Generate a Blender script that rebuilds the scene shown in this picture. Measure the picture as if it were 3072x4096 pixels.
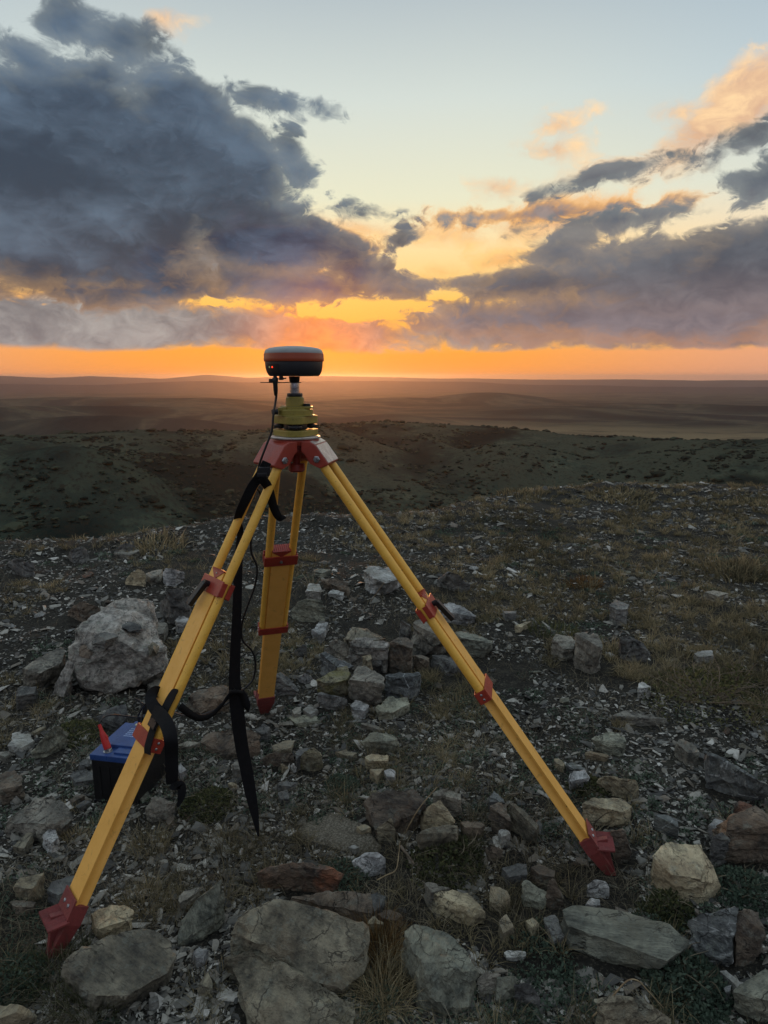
import bpy, bmesh, math, random
import numpy as np
from mathutils import Vector, Matrix, noise as mnoise

scene = bpy.context.scene
for _o in list(bpy.data.objects):
    bpy.data.objects.remove(_o)
COL = scene.collection
R = math.radians

# ------------------------------------------------------------------ camera
PITCH = R(11.2)
FPX = 683.0                      # focal length in pixels of the 768 x 1024 frame
EYE = 1.5
CP, SP = math.cos(PITCH), math.sin(PITCH)
cam_d = bpy.data.cameras.new("camera")
cam_d.sensor_fit = 'VERTICAL'
cam_d.sensor_height = 36.0
cam_d.lens = 36.0 * FPX / 1024.0
cam_d.clip_start = 0.05
cam_d.clip_end = 80000.0
cam = bpy.data.objects.new("camera", cam_d)
cam.location = (0, 0, EYE)
cam.rotation_euler = (R(90) - PITCH, 0, 0)
COL.objects.link(cam)
scene.camera = cam


def ray(u, v):
    x = (u - 384.0) / FPX
    y = -(v - 512.0) / FPX
    return Vector((x, CP + y * SP, -SP + y * CP))


def azel(u, v):
    d = ray(u, v).normalized()
    return math.atan2(d.x, d.y), math.asin(d.z)


# ------------------------------------------------------------------ exposure
scene.view_settings.view_transform = 'Standard'
scene.view_settings.look = 'None'
scene.view_settings.exposure = 0.14
scene.view_settings.gamma = 1.0
scene.view_settings.use_curve_mapping = False

# ------------------------------------------------------------------ node helper
def lin(r, g, b):
    f = lambda c: ((c / 255.0) / 12.92) if c <= 10.31 else (((c / 255.0) + 0.055) / 1.055) ** 2.4
    return (f(r), f(g), f(b), 1.0)


class NT:
    """small helper for building node trees"""
    def __init__(self, tree):
        self.t = tree
        tree.nodes.clear()

    def n(self, kind, **kw):
        nd = self.t.nodes.new(kind)
        for k, val in kw.items():
            setattr(nd, k, val)
        return nd

    def link(self, a, b):
        self.t.links.new(a, b)

    def put(self, sock, val):
        if isinstance(val, bpy.types.NodeSocket):
            self.t.links.new(val, sock)
        else:
            sock.default_value = val

    def m(self, op, a, b=None, c=None, clamp=False):
        nd = self.n('ShaderNodeMath', operation=op)
        nd.use_clamp = clamp
        self.put(nd.inputs[0], a)
        if b is not None:
            self.put(nd.inputs[1], b)
        if c is not None:
            self.put(nd.inputs[2], c)
        return nd.outputs[0]

    def v(self, op, a, b=None, scale=None):
        nd = self.n('ShaderNodeVectorMath', operation=op)
        self.put(nd.inputs[0], a)
        if b is not None:
            self.put(nd.inputs[1], b)
        if scale is not None:
            self.put(nd.inputs['Scale'], scale)
        return nd.outputs['Value'] if op in ('LENGTH', 'DOT_PRODUCT', 'DISTANCE') else nd.outputs['Vector']

    def mix(self, f, a, b, blend='MIX'):
        nd = self.n('ShaderNodeMix', data_type='RGBA', blend_type=blend)
        self.put(nd.inputs[0], f)
        self.put(nd.inputs[6], a)
        self.put(nd.inputs[7], b)
        return nd.outputs[2]

    def rng(self, x, a, b, lo=0.0, hi=1.0, smooth=True):
        nd = self.n('ShaderNodeMapRange')
        nd.interpolation_type = 'SMOOTHSTEP' if smooth else 'LINEAR'
        self.put(nd.inputs[0], x)
        nd.inputs[1].default_value = a
        nd.inputs[2].default_value = b
        nd.inputs[3].default_value = lo
        nd.inputs[4].default_value = hi
        return nd.outputs[0]

    def ramp(self, x, stops, interp='LINEAR'):
        nd = self.n('ShaderNodeValToRGB')
        cr = nd.color_ramp
        cr.interpolation = interp
        while len(cr.elements) > 1:
            cr.elements.remove(cr.elements[-1])
        cr.elements[0].position = stops[0][0]
        cr.elements[0].color = stops[0][1]
        for p, c in stops[1:]:
            e = cr.elements.new(p)
            e.color = c
        self.put(nd.inputs[0], x)
        return nd.outputs[0]

    def noise(self, vec, scale, detail=4, rough=0.5, dist=0.0, lac=2.0):
        nd = self.n('ShaderNodeTexNoise')
        self.put(nd.inputs['Vector'], vec)
        nd.inputs['Scale'].default_value = scale
        nd.inputs['Detail'].default_value = detail
        nd.inputs['Roughness'].default_value = rough
        nd.inputs['Lacunarity'].default_value = lac
        nd.inputs['Distortion'].default_value = dist
        return nd.outputs[0]


# ------------------------------------------------------------------ sky
SUN_AZ, SUN_EL = azel(322, 350)
SUN_DIR = Vector((math.sin(SUN_AZ) * math.cos(SUN_EL), math.cos(SUN_AZ) * math.cos(SUN_EL), math.sin(SUN_EL)))

world = bpy.data.worlds.new("World")
scene.world = world
world.use_nodes = True


def build_sky():
    W = NT(world.node_tree)
    tc = W.n('ShaderNodeTexCoord')
    d = tc.outputs['Generated']
    sx = W.n('ShaderNodeSeparateXYZ')
    W.link(d, sx.inputs[0])
    az = W.m('ARCTAN2', sx.outputs[0], sx.outputs[1])
    el = W.m('ARCSINE', sx.outputs[2])
    cv = W.n('ShaderNodeCombineXYZ')
    W.link(az, cv.inputs[0])
    W.link(el, cv.inputs[1])
    V = cv.outputs[0]
    sund = W.v('DOT_PRODUCT', d, tuple(SUN_DIR))
    sang = W.m('ARCCOSINE', W.m('MINIMUM', sund, 0.99999))      # angle to the sun

    # clear sky: colour by elevation, towards and away from the sun
    deg = W.m('MULTIPLY', el, 180 / math.pi / 90.0)               # 0..1 = 0..90 degrees
    front = W.ramp(deg, [(0.0, lin(250, 152, 62)), (2.5 / 90, lin(255, 166, 62)), (6 / 90, lin(255, 196, 98)),
                         (9.8 / 90, lin(250, 218, 158)), (13.4 / 90, lin(227, 225, 196)), (19.9 / 90, lin(206, 214, 207)),
                         (25.7 / 90, lin(178, 189, 193)), (40 / 90, lin(172, 188, 198)), (1.0, lin(178, 194, 206))])
    side = W.ramp(deg, [(0.0, lin(214, 156, 128)), (2.5 / 90, lin(226, 164, 128)), (6 / 90, lin(236, 190, 150)),
                        (9.8 / 90, lin(240, 216, 180)), (13.4 / 90, lin(214, 217, 205)), (19.9 / 90, lin(180, 196, 204)),
                        (25.7 / 90, lin(160, 178, 192)), (40 / 90, lin(168, 184, 198)), (1.0, lin(178, 194, 206))])
    back = W.ramp(deg, [(0.0, lin(112, 108, 122)), (6 / 90, lin(128, 122, 134)), (14 / 90, lin(146, 148, 162)),
                        (25.7 / 90, lin(164, 172, 186)), (45 / 90, lin(176, 190, 202)), (1.0, lin(178, 194, 206))])
    aoff = W.m('SUBTRACT', az, SUN_AZ)
    aabs = W.m('ABSOLUTE', aoff)
    clear = W.mix(W.rng(aabs, R(10), R(42)), front, side)
    clear = W.mix(W.rng(aabs, R(60), R(140)), clear, back)

    # noise shared by the cloud layers
    dv = W.v('MULTIPLY', d, (1.0, 1.0, 1.6))
    fbm = W.noise(dv, 10.0, 11, 0.56, 0.5)
    fine = W.noise(W.v('ADD', dv, (3.1, 1.7, 0.4)), 27.0, 9, 0.6, 0.7)
    soft = W.noise(W.v('MULTIPLY', d, (1.0, 1.0, 2.6)), 5.0, 6, 0.5, 0.3)

    wv = W.v('ADD', dv, W.v('SCALE', (0.09, 0.06, 0.11), scale=W.m('SUBTRACT', fine, 0.5)))
    vo = W.n('ShaderNodeTexVoronoi', feature='F1')
    vo.normalize = True
    W.link(wv, vo.inputs['Vector'])
    vo.inputs['Scale'].default_value = 21.0
    vo.inputs['Detail'].default_value = 2.0
    vo.inputs['Roughness'].default_value = 0.55
    bil = W.m('MULTIPLY_ADD', vo.outputs['Distance'], -3.2, 1.05)     # rounded billows

    def field(spots, k=0.25):
        F = None
        for (u, v, a, b, rot) in spots:
            c = azel(u, v)
            l, r_ = azel(u - a, v), azel(u + a, v)
            t_, b_ = azel(u, v - b), azel(u, v + b)
            A = (r_[0] - l[0]) / 2
            B = (t_[1] - b_[1]) / 2
            mp = W.n('ShaderNodeMapping', vector_type='TEXTURE')
            W.link(V, mp.inputs['Vector'])
            mp.inputs['Location'].default_value = (c[0], c[1], 0)
            mp.inputs['Rotation'].default_value = (0, 0, R(-rot))
            mp.inputs['Scale'].default_value = (A, B, 1)
            ln = W.v('LENGTH', mp.outputs[0])
            s = min(A, B) / 0.05
            f = W.m('MULTIPLY_ADD', ln, -s, s)
            F = f if F is None else W.m('SMOOTH_MAX', F, f, k)
        return F

    n1 = W.m('MULTIPLY_ADD', fbm, 5.0, -2.5)          # about -1.3 .. 1.3
    n2 = W.m('MULTIPLY_ADD', fine, 3.0, -1.5)

    # the cloud deck ends in one flat base a little above the horizon
    base = W.rng(W.m('MULTIPLY_ADD', n2, R(0.06), W.m('MULTIPLY_ADD', n1, R(0.07), W.m('MULTIPLY_ADD', soft, R(1.2), el))), R(2.45), R(2.9))

    # peach-lit puffs high and to the right
    lit = field([(745, 100, 52, 38, -35), (705, 130, 62, 26, -25), (650, 158, 55, 7, -8), (558, 126, 14, 8, 0),
                 (548, 150, 26, 9, 0), (502, 188, 20, 10, 0), (545, 220, 52, 20, -4), (445, 234, 36, 8, 4),
                 (366, 230, 42, 6, 8), (162, 18, 12, 8, 0), (685, 112, 18, 5, 0), (590, 205, 40, 8, 0),
                 (500, 262, 60, 8, -10)], 0.15)
    lit_d = W.m('ADD', W.m('MULTIPLY_ADD', n1, 0.25, lit), W.m('ADD', W.m('MULTIPLY', bil, 0.18), W.m('MULTIPLY_ADD', n2, 0.22, 0.12)))
    lit_a = W.rng(lit_d, -0.15, 0.4)
    sh = W.rng(W.m('ADD', n2, W.m('MULTIPLY', n1, 0.5)), -0.9, 0.9)
    litc = W.mix(sh, lin(214, 170, 136), lin(255, 214, 160))
    litc = W.mix(W.rng(el, R(7), R(15)), W.mix(sh, lin(232, 160, 92), lin(255, 205, 118)), litc)
    sky = W.mix(W.m('MULTIPLY', lit_a, 0.92), clear, litc)

    gap = field([(345, 311, 66, 11, 2), (205, 303, 20, 6, 0)  , (60, 305, 16, 3, 0), (428, 262, 46, 20, 0), (452, 296, 24, 7, 0), (385, 305, 40, 9, 0)], 0.2)
    gap = W.m('MULTIPLY', W.rng(W.m('ADD', W.m('MULTIPLY', n2, 0.35), gap), -0.1, 0.35), 0.8)

    # grey middle layer low over the horizon
    mid = field([(60, 318, 190, 30, 0), (215, 328, 105, 23, 0), (60, 337, 90, 12, 0), (355, 332, 85, 12, -2), (500, 333, 170, 13, 0),
                 (720, 336, 150, 16, 0), (250, 268, 90, 30, 0), (330, 250, 70, 14, 6), (420, 315, 90, 10, -6), (545, 215, 70, 6, 0)], 0.3)
    mid_d = W.m('ADD', W.m('MULTIPLY_ADD', n1, 0.30, mid), W.m('ADD', W.m('MULTIPLY', bil, 0.16), W.m('MULTIPLY_ADD', n2, 0.17, 0.22)))
    mid_d = W.m('SUBTRACT', mid_d, gap)
    mid_a = W.m('MULTIPLY', W.rng(mid_d, -0.02, 0.22), base)
    gl = W.m('MULTIPLY', W.m('POWER', 2.718, W.m('MULTIPLY', W.m('MULTIPLY', sang, sang), -1.0 / (2 * R(3.6) ** 2))), 1.0)
    midc = W.mix(sh, lin(104, 108, 116), lin(160, 160, 160))
    midc = W.mix(W.rng(az, R(-3), R(14)), midc, W.mix(sh, lin(108, 98, 104), lin(156, 142, 140)))
    midc = W.mix(W.rng(mid_d, 0.4, 0.0), midc, lin(246, 178, 92))        # thin parts let the glow through
    midc = W.mix(W.m('MULTIPLY', gl, 0.85), midc, W.mix(sh, lin(205, 112, 62), lin(255, 150, 60)))
    sky = W.mix(W.m('MULTIPLY', mid_a, 0.93), sky, midc)

    # dark slate clouds
    dark = field([(60, 185, 185, 108, 0), (185, 128, 62, 52, 25), (228, 170, 58, 52, 0), (252, 232, 92, 40, 14), (320, 248, 70, 14, 10),
                  (372, 270, 58, 19, 3), (398, 243, 9, 16, 40), (60, 270, 180, 24, 0), (292, 148, 15, 20, 30), (276, 178, 9, 14, 20),
                  (118, 40, 36, 24, -8), (72, 22, 26, 24, 0), (25, 60, 40, 15, 20), (275, 102, 24, 6, 6), (105, 75, 20, 20, 0),
                  (655, 277, 108, 34, -3), (785, 272, 150, 56, 0), (530, 284, 80, 17, -6), (560, 250, 24, 16, -20), (468, 284, 26, 10, 0),
                  (610, 316, 190, 22, 0), (470, 320, 70, 12, 0), (622, 219, 50, 5, -2), (772, 178, 36, 20, -12), (745, 136, 36, 8, -16),
                  (425, 262, 8, 7, 0), (340, 210, 5, 3, 0), (374, 214, 12, 2, 5), (668, 154, 34, 2, -12),
                  (345, 307, 26, 4, 3), (700, 305, 120, 38, 0), (300, 285, 100, 16, 4), (390, 290, 36, 9, 4), (110, 290, 170, 12, 0), (300, 170, 12, 10, 0)], 0.3)
    dk_d = W.m('ADD', W.m('MULTIPLY_ADD', n1, 0.24, dark), W.m('ADD', W.m('MULTIPLY', bil, 0.26), W.m('MULTIPLY_ADD', n2, 0.19, 0.20)))
    dk_d = W.m('SUBTRACT', dk_d, W.m('MULTIPLY', gap, 0.8))
    dk_a = W.m('MULTIPLY', W.rng(dk_d, -0.02, 0.24), base)
    inner = W.m('ADD', W.m('MULTIPLY', soft, 2.4), W.m('ADD', W.m('MULTIPLY', bil, 0.16), W.m('MULTIPLY_ADD', fine, 0.7, -1.15)))
    dkl = W.mix(W.rng(inner, 0.0, 0.9), lin(36, 52, 73), lin(84, 103, 124))
    dkr = W.mix(W.rng(inner, 0.0, 0.9), lin(58, 69, 85), lin(96, 103, 114))
    dkc = W.mix(W.rng(az, R(2), R(16)), dkl, dkr)
    dkc = W.mix(W.m('MULTIPLY', W.rng(el, R(9), R(2.5)), W.rng(az, R(-16), R(0), 0.25, 1.0)), dkc, W.mix(sh, lin(104, 96, 104), lin(140, 126, 128)))
    thin = W.rng(dk_d, 0.7, 0.0)
    rimc = W.ramp(deg, [(0.0, lin(235, 140, 70)), (6 / 90, lin(226, 176, 112)), (12 / 90, lin(160, 166, 160)), (1.0, lin(150, 164, 172))])
    dkc = W.mix(W.m('MULTIPLY', thin, 0.38), dkc, rimc)
    dkc = W.mix(W.m('MULTIPLY', W.m('MULTIPLY', gl, 0.55), W.rng(el, R(6.5), R(4.0))), dkc, lin(214, 120, 66))
    sky = W.mix(W.m('MULTIPLY', dk_a, 0.96), sky, dkc)

    # glow round the hidden sun
    sky = W.mix(1.0, sky, W.mix(W.m('MULTIPLY', gl, 0.28), (0, 0, 0, 1), lin(255, 120, 20)), 'ADD')

    # under the horizon: dull land
    sky = W.mix(W.rng(el, R(-0.2), R(-3.0)), sky, lin(70, 62, 58))
    bg = W.n('ShaderNodeBackground')
    W.link(sky, bg.inputs[0])
    bg.inputs[1].default_value = 1.0
    out = W.n('ShaderNodeOutputWorld')
    W.link(bg.outputs[0], out.inputs[0])


build_sky()

sun_d = bpy.data.lights.new("sun", 'SUN')
sun_d.energy = 0.5
sun_d.angle = R(0.5)
sun_d.color = (1.0, 0.42, 0.13)
sun = bpy.data.objects.new("sun", sun_d)
sun.rotation_euler = SUN_DIR.to_track_quat('Z', 'Y').to_euler()
COL.objects.link(sun)

# ------------------------------------------------------------------ tags and mesh helpers
def tag(o, label=None, cat=None, group=None, kind=None):
    if label: o["label"] = label
    if cat: o["category"] = cat
    if group: o["group"] = group
    if kind: o["kind"] = kind
    return o


def link(name, me, mat=None, parent=None, loc=None):
    o = bpy.data.objects.new(name, me)
    COL.objects.link(o)
    if mat is not None and me is not None and len(me.materials) == 0:
        me.materials.append(mat)
    if loc is not None:
        o.location = loc
    if parent is not None:
        o.parent = parent
        if loc is None:
            o.location = -parent.location if parent.type == 'EMPTY' else (0, 0, 0)
    return o


def empty(name, loc):
    o = bpy.data.objects.new(name, None)
    o.location = loc
    o.empty_display_size = 0.1
    COL.objects.link(o)
    return o


def raw_mesh(name, verts, faces, smooth=False):
    """verts (n,3) array, faces (m,3|4) int array -> mesh, fast"""
    me = bpy.data.meshes.new(name)
    verts = np.asarray(verts, np.float32)
    faces = np.asarray(faces, np.int32)
    k = faces.shape[1]
    me.vertices.add(len(verts))
    me.vertices.foreach_set("co", verts.ravel())
    me.loops.add(faces.size)
    me.loops.foreach_set("vertex_index", faces.ravel())
    me.polygons.add(len(faces))
    me.polygons.foreach_set("loop_start", np.arange(0, faces.size, k, dtype=np.int32))
    me.polygons.foreach_set("loop_total", np.full(len(faces), k, np.int32))
    me.polygons.foreach_set("use_smooth", np.full(len(faces), smooth, bool))
    me.update(calc_edges=True)
    return me


def bm_mesh(name, bm, smooth=False):
    bmesh.ops.recalc_face_normals(bm, faces=bm.faces[:])
    me = bpy.data.meshes.new(name)
    bm.to_mesh(me)
    bm.free()
    for p in me.polygons:
        p.use_smooth = smooth
    return me


# ------------------------------------------------------------------ numpy value noise
def _hash(ix, iy, seed):
    h = (ix.astype(np.int64) * 374761393 + iy.astype(np.int64) * 668265263 + seed * 982451653) & 0x7fffffff
    h = ((h ^ (h >> 13)) * 1274126177) & 0x7fffffff
    return ((h ^ (h >> 16)) & 0xffff) / 65535.0


def vnoise(x, y, seed=0):
    x = np.asarray(x, float); y = np.asarray(y, float)
    ix = np.floor(x); iy = np.floor(y)
    fx = x - ix; fy = y - iy
    fx = fx * fx * fx * (fx * (fx * 6 - 15) + 10); fy = fy * fy * fy * (fy * (fy * 6 - 15) + 10)
    a = _hash(ix, iy, seed); b = _hash(ix + 1, iy, seed)
    c = _hash(ix, iy + 1, seed); d = _hash(ix + 1, iy + 1, seed)
    return (a + (b - a) * fx) * (1 - fy) + (c + (d - c) * fx) * fy - 0.5


def fbm2(x, y, octv=4, seed=0, gain=0.5):
    s = 0.0; a = 1.0; f = 1.0
    for o in range(octv):
        s = s + a * vnoise(x * f + 17.3 * o, y * f - 9.1 * o, seed + o)
        a *= gain; f *= 2.03
    return s


# ------------------------------------------------------------------ the lie of the land
_crest = [(-60, 560), (0, 548), (70, 545), (140, 539), (190, 532), (230, 525), (320, 520), (400, 517), (450, 511), (500, 496), (560, 488), (640, 485),
          (768, 483), (830, 482)]
_ca, _cr = [], []
for _u, _v in _crest:
    _d = ray(_u, _v)
    _k = EYE / -_d.z
    _ca.append(math.atan2(_d.x, _d.y)); _cr.append(math.hypot(_d.x, _d.y) * _k)
_ca = np.array([-math.pi, -2.2] + _ca + [1.5, math.pi]); _cr = np.array([9.0, 8.0] + _cr + [10.0, 9.0])


def land(u_list):
    return np.array([azel(u, v)[0] for u, v in u_list]), np.array([math.tan(azel(u, v)[1]) for u, v in u_list])


R1A, R1T = land([(-200, 436), (0, 431), (58, 429), (140, 427), (192, 431), (255, 431), (300, 425), (384, 421.5), (440, 424), (488, 426), (527, 430), (588, 438), (680, 442), (768, 441), (900, 443)])
MTA, MTT = land([(-200, 378), (0, 375.6), (50, 377.6), (90, 376.0), (160, 378.6), (208, 374.6), (250, 377.4), (300, 375.6), (384, 377), (440, 378.3), (500, 378.6), (560, 379.6), (640, 379.4), (700, 380.3), (768, 380), (900, 380)])
MFA, MFT = land([(-200, 386), (0, 384), (100, 384.5), (170, 381.5), (210, 380.4), (250, 381.8), (300, 381), (384, 380.6), (470, 381.5), (540, 384.5), (620, 386), (768, 387), (900, 388)])


def height(x, y, detail=True):
    x = np.asarray(x, float); y = np.asarray(y, float)
    r = np.hypot(x, y); a = np.arctan2(x, y)
    rc = np.interp(a, _ca, _cr)
    dd = np.maximum(r - rc, 0.0)
    q = dd * dd / (dd + 1.5)
    hill = np.where(r < 320, -95 * (1 - np.exp(-q / 180)), -95 * (1 - np.exp(-q / 180)))
    t = np.clip((r - 300) / 900, 0, 1); t2 = np.clip((r - 1200) / 5000, 0, 1)
    plain = -20 * t - 45 * t2 * t2 * (3 - 2 * t2)
    z = hill + plain
    # first ridge of dark hills
    rr = 760 + 90 * np.sin(a * 5 + 1)
    z1 = np.interp(a, R1A, R1T) * rr + EYE - (-95 - 20 * np.clip((rr - 300) / 900, 0, 1))
    s1 = np.where(r < rr, np.exp(-((r - rr) / 240) ** 2), np.exp(-((r - rr) / 170) ** 2))
    far = np.clip((r - 120) / 200, 0, 1)
    und = 20 * fbm2(x / 170, y / 170, 4, 5) * np.clip(1 - (r - 1100) / 600, 0.15, 1)
    spur = -17 * np.abs(fbm2(x / 120 + 3, y / 150, 3, 9)) * np.clip(1 - (r - 1000) / 500, 0.0, 1)
    z = z + far * (z1 * s1 + (und + spur) * (1 - 0.75 * np.exp(-((r - rr) / 130) ** 2)) + 1.2 * fbm2(x / 14, y / 14, 3, 33) * np.clip(1 - (r - 900) / 500, 0, 1))
    # low rises in the middle distance
    def rise(u0, v0, R0, wa, wr, base):
        az0 = azel(u0, v0)[0]; top = math.tan(azel(u0, v0)[1]) * R0 + EYE
        return (top - base) * np.exp(-((a - az0) / wa) ** 2) * np.exp(-((r - R0) / wr) ** 2)
    z = z + rise(490, 392.4, 3700, 0.10, 420, -137)
    z = z + rise(40, 406, 2100, 0.32, 260, -118)
    z = z + rise(60, 397.5, 3300, 0.22, 350, -133)
    z = z + rise(210, 401.0, 2900, 0.085, 330, -128)
    z = z + rise(395, 398.0, 3100, 0.13, 300, -130)
    z = z + rise(700, 404.5, 2900, 0.20, 220, -128)
    z = z + rise(90, 417, 1450, 0.20, 110, -116) + rise(250, 413, 1700, 0.13, 140, -117) + rise(-20, 411, 1750, 0.12, 150, -117)
    z = z + rise(400, 414, 1650, 0.10, 120, -117) + rise(580, 408.5, 2300, 0.16, 150, -121) + rise(160, 404, 2600, 0.14, 160, -124)
    z = z + np.clip((r - 1000) / 800, 0, 1) * 5 * fbm2(x / 600, y / 600, 4, 21)
    # spurs of the near hills, one behind the other
    z = z + rise(70, 486, 400, 0.15, 42, -89) + rise(215, 460, 520, 0.13, 50, -93) - 10 * np.exp(-((a + 0.42) / 0.2) ** 2) * np.exp(-((r - 640) / 130) ** 2)
    z = z + rise(330, 441, 640, 0.10, 50, -80) + rise(520, 458, 620, 0.11, 52, -93) + rise(690, 478, 600, 0.14, 50, -95)
    # far ranges
    mf = (np.interp(a, MFA, MFT) * 9500 + 158) * np.exp(-((r - 9500) / 900) ** 2)
    mt = (np.interp(a, MTA, MTT) * 14500 + 158) * np.exp(-((r - 14500) / 1500) ** 2)
    z = z + mf + mt + np.clip((r - 7000) / 2000, 0, 1) * 10 * fbm2(x / 900, y / 900, 4, 41)
    if detail:
        near = np.clip(1 - (r - 20) / 40, 0, 1)
        z = z + near * (0.05 * fbm2(x / 1.3, y / 1.3, 3, 2) + 0.028 * fbm2(x / 0.22, y / 0.22, 4, 7))
        z = z + near * np.exp(-((r - rc) / 1.4) ** 2) * 0.10 * fbm2(x / 0.8 + 5, y / 0.8, 3, 13)
    return z


def gz(x, y):
    return float(height(np.array([x]), np.array([y]))[0])


def ground_at(u, v, h=0.0):
    """point of the hilltop seen at pixel (u, v), h metres above the ground"""
    d = ray(u, v)
    k = (EYE - h) / -d.z
    k = min(k, 14.0 / max(d.y, 1e-3))
    for _ in range(4):
        p = d * k
        k = (EYE - h - gz(p.x, p.y)) / -d.z
        k = min(k, 14.0 / max(d.y, 1e-3))
    p = d * k
    return Vector((p.x, p.y, EYE + p.z))


def at_y(u, v, Y):
    """point on the ray of pixel (u, v) at world distance Y"""
    d = ray(u, v)
    k = Y / d.y
    return Vector((d.x * k, Y, EYE + d.z * k))


# ------------------------------------------------------------------ materials
def new_mat(name):
    m = bpy.data.materials.new(name)
    m.use_nodes = True
    t = NT(m.node_tree)
    b = t.n('ShaderNodeBsdfPrincipled')
    o = t.n('ShaderNodeOutputMaterial')
    t.link(b.outputs[0], o.inputs[0])
    return m, t, b


def bump(t, b, h, strength=0.5, dist=0.01):
    nd = t.n('ShaderNodeBump')
    nd.inputs['Strength'].default_value = strength
    nd.inputs['Distance'].default_value = dist
    t.put(nd.inputs['Height'], h)
    t.link(nd.outputs[0], b.inputs['Normal'])


def c4(*c):
    return (c[0], c[1], c[2], 1.0)


def rock_mat(name, dark, light, accent, acc=0.3, rough=0.85, vein=0.0, lichen=0.35, coarse=1.0):
    m, t, b = new_mat(name)
    tc = t.n('ShaderNodeTexCoord')
    oi = t.n('ShaderNodeObjectInfo')
    p0 = t.v('ADD', tc.outputs['Object'], t.v('SCALE', (7.3, 3.1, 5.7), scale=t.m('MULTIPLY', oi.outputs['Random'], 9.0)))
    vr = t.n('ShaderNodeVectorRotate', rotation_type='EULER_XYZ')
    t.link(p0, vr.inputs['Vector'])
    t.link(t.v('SCALE', (0.9, 1.7, 6.0), scale=oi.outputs['Random']), vr.inputs['Rotation'])
    p = vr.outputs[0]
    big = t.noise(p0, 7.0 * coarse, 7, 0.62, 0.3)
    fine = t.noise(p0, 60.0, 6, 0.7)
    streak = t.noise(t.v('MULTIPLY', p, (1.0, 5.5, 3.5)), 9.0, 7, 0.68, 0.15)
    thinl = t.noise(t.v('MULTIPLY', p, (1.0, 9.0, 5.0)), 22.0, 5, 0.7, 0.1)
    f = t.m('ADD', t.m('MULTIPLY', big, 0.5), t.m('ADD', t.m('MULTIPLY', streak, 0.3), t.m('MULTIPLY', fine, 0.2)))
    mid = c4(*[(dark[i] + light[i]) / 2 for i in range(3)])
    col = t.ramp(f, [(0.40, dark), (0.50, mid), (0.58, light)])
    col = t.mix(t.m('MULTIPLY', t.rng(t.noise(p0, 5.0, 6, 0.65, 0.5), 0.50, 0.64), acc), col, accent)
    col = t.mix(t.m('MULTIPLY', t.rng(thinl, 0.52, 0.68), 0.55), col, c4(*[x * .45 for x in dark[:3]]))
    if lichen:
        l = t.rng(t.noise(p0, 26.0, 8, 0.75, 0.2), 0.54, 0.62)
        col = t.mix(t.m('MULTIPLY', l, lichen), col, lin(140, 146, 134))
        l2 = t.rng(t.noise(t.v('ADD', p0, (4, 4, 4)), 34.0, 6, 0.7), 0.58, 0.66)
        col = t.mix(t.m('MULTIPLY', l2, lichen), col, lin(46, 46, 42))
    if vein:
        vn = t.n('ShaderNodeTexVoronoi', feature='DISTANCE_TO_EDGE')
        t.link(t.v('MULTIPLY', p, (1.0, 2.6, 1.6)), vn.inputs['Vector'])
        vn.inputs['Scale'].default_value = 5.0
        l3 = t.rng(t.m('ADD', vn.outputs['Distance'], t.m('MULTIPLY', big, 0.10)), 0.075, 0.05)
        col = t.mix(t.m('MULTIPLY', t.m('MULTIPLY', l3, t.rng(streak, .40, .55)), vein), col, lin(176, 180, 178))
    col = t.mix(1.0, col, t.ramp(oi.outputs['Random'], [(0, c4(.75, .75, .76)), (1, c4(1.15, 1.13, 1.10))]), 'MULTIPLY')
    ck = t.n('ShaderNodeTexVoronoi', feature='DISTANCE_TO_EDGE')
    t.link(t.v('ADD', t.v('MULTIPLY', p, (1.0, 2.2, 1.8)), t.v('SCALE', (1, 1, 1), scale=t.m('MULTIPLY', t.noise(p0, 9.0, 4, .6), .35))), ck.inputs['Vector'])
    ck.inputs['Scale'].default_value = 4.5
    ckm = t.m('MULTIPLY', t.rng(ck.outputs['Distance'], 0.016, 0.003), t.rng(big, 0.46, 0.56))
    col = t.mix(t.m('MULTIPLY', ckm, 0.55), col, lin(22, 21, 20))
    t.link(col, b.inputs['Base Color'])
    t.link(t.rng(fine, .3, .7, rough - .28, rough), b.inputs['Roughness'])
    b.inputs['Specular IOR Level'].default_value = 0.5
    h = t.m('ADD', t.m('SUBTRACT', t.m('MULTIPLY', fine, 0.5), t.m('MULTIPLY', ckm, 1.0)), t.m('ADD', t.m('MULTIPLY', streak, 1.1), t.m('MULTIPLY', thinl, 0.5)))
    bump(t, b, h, 1.0, 0.014)
    return m


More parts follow.
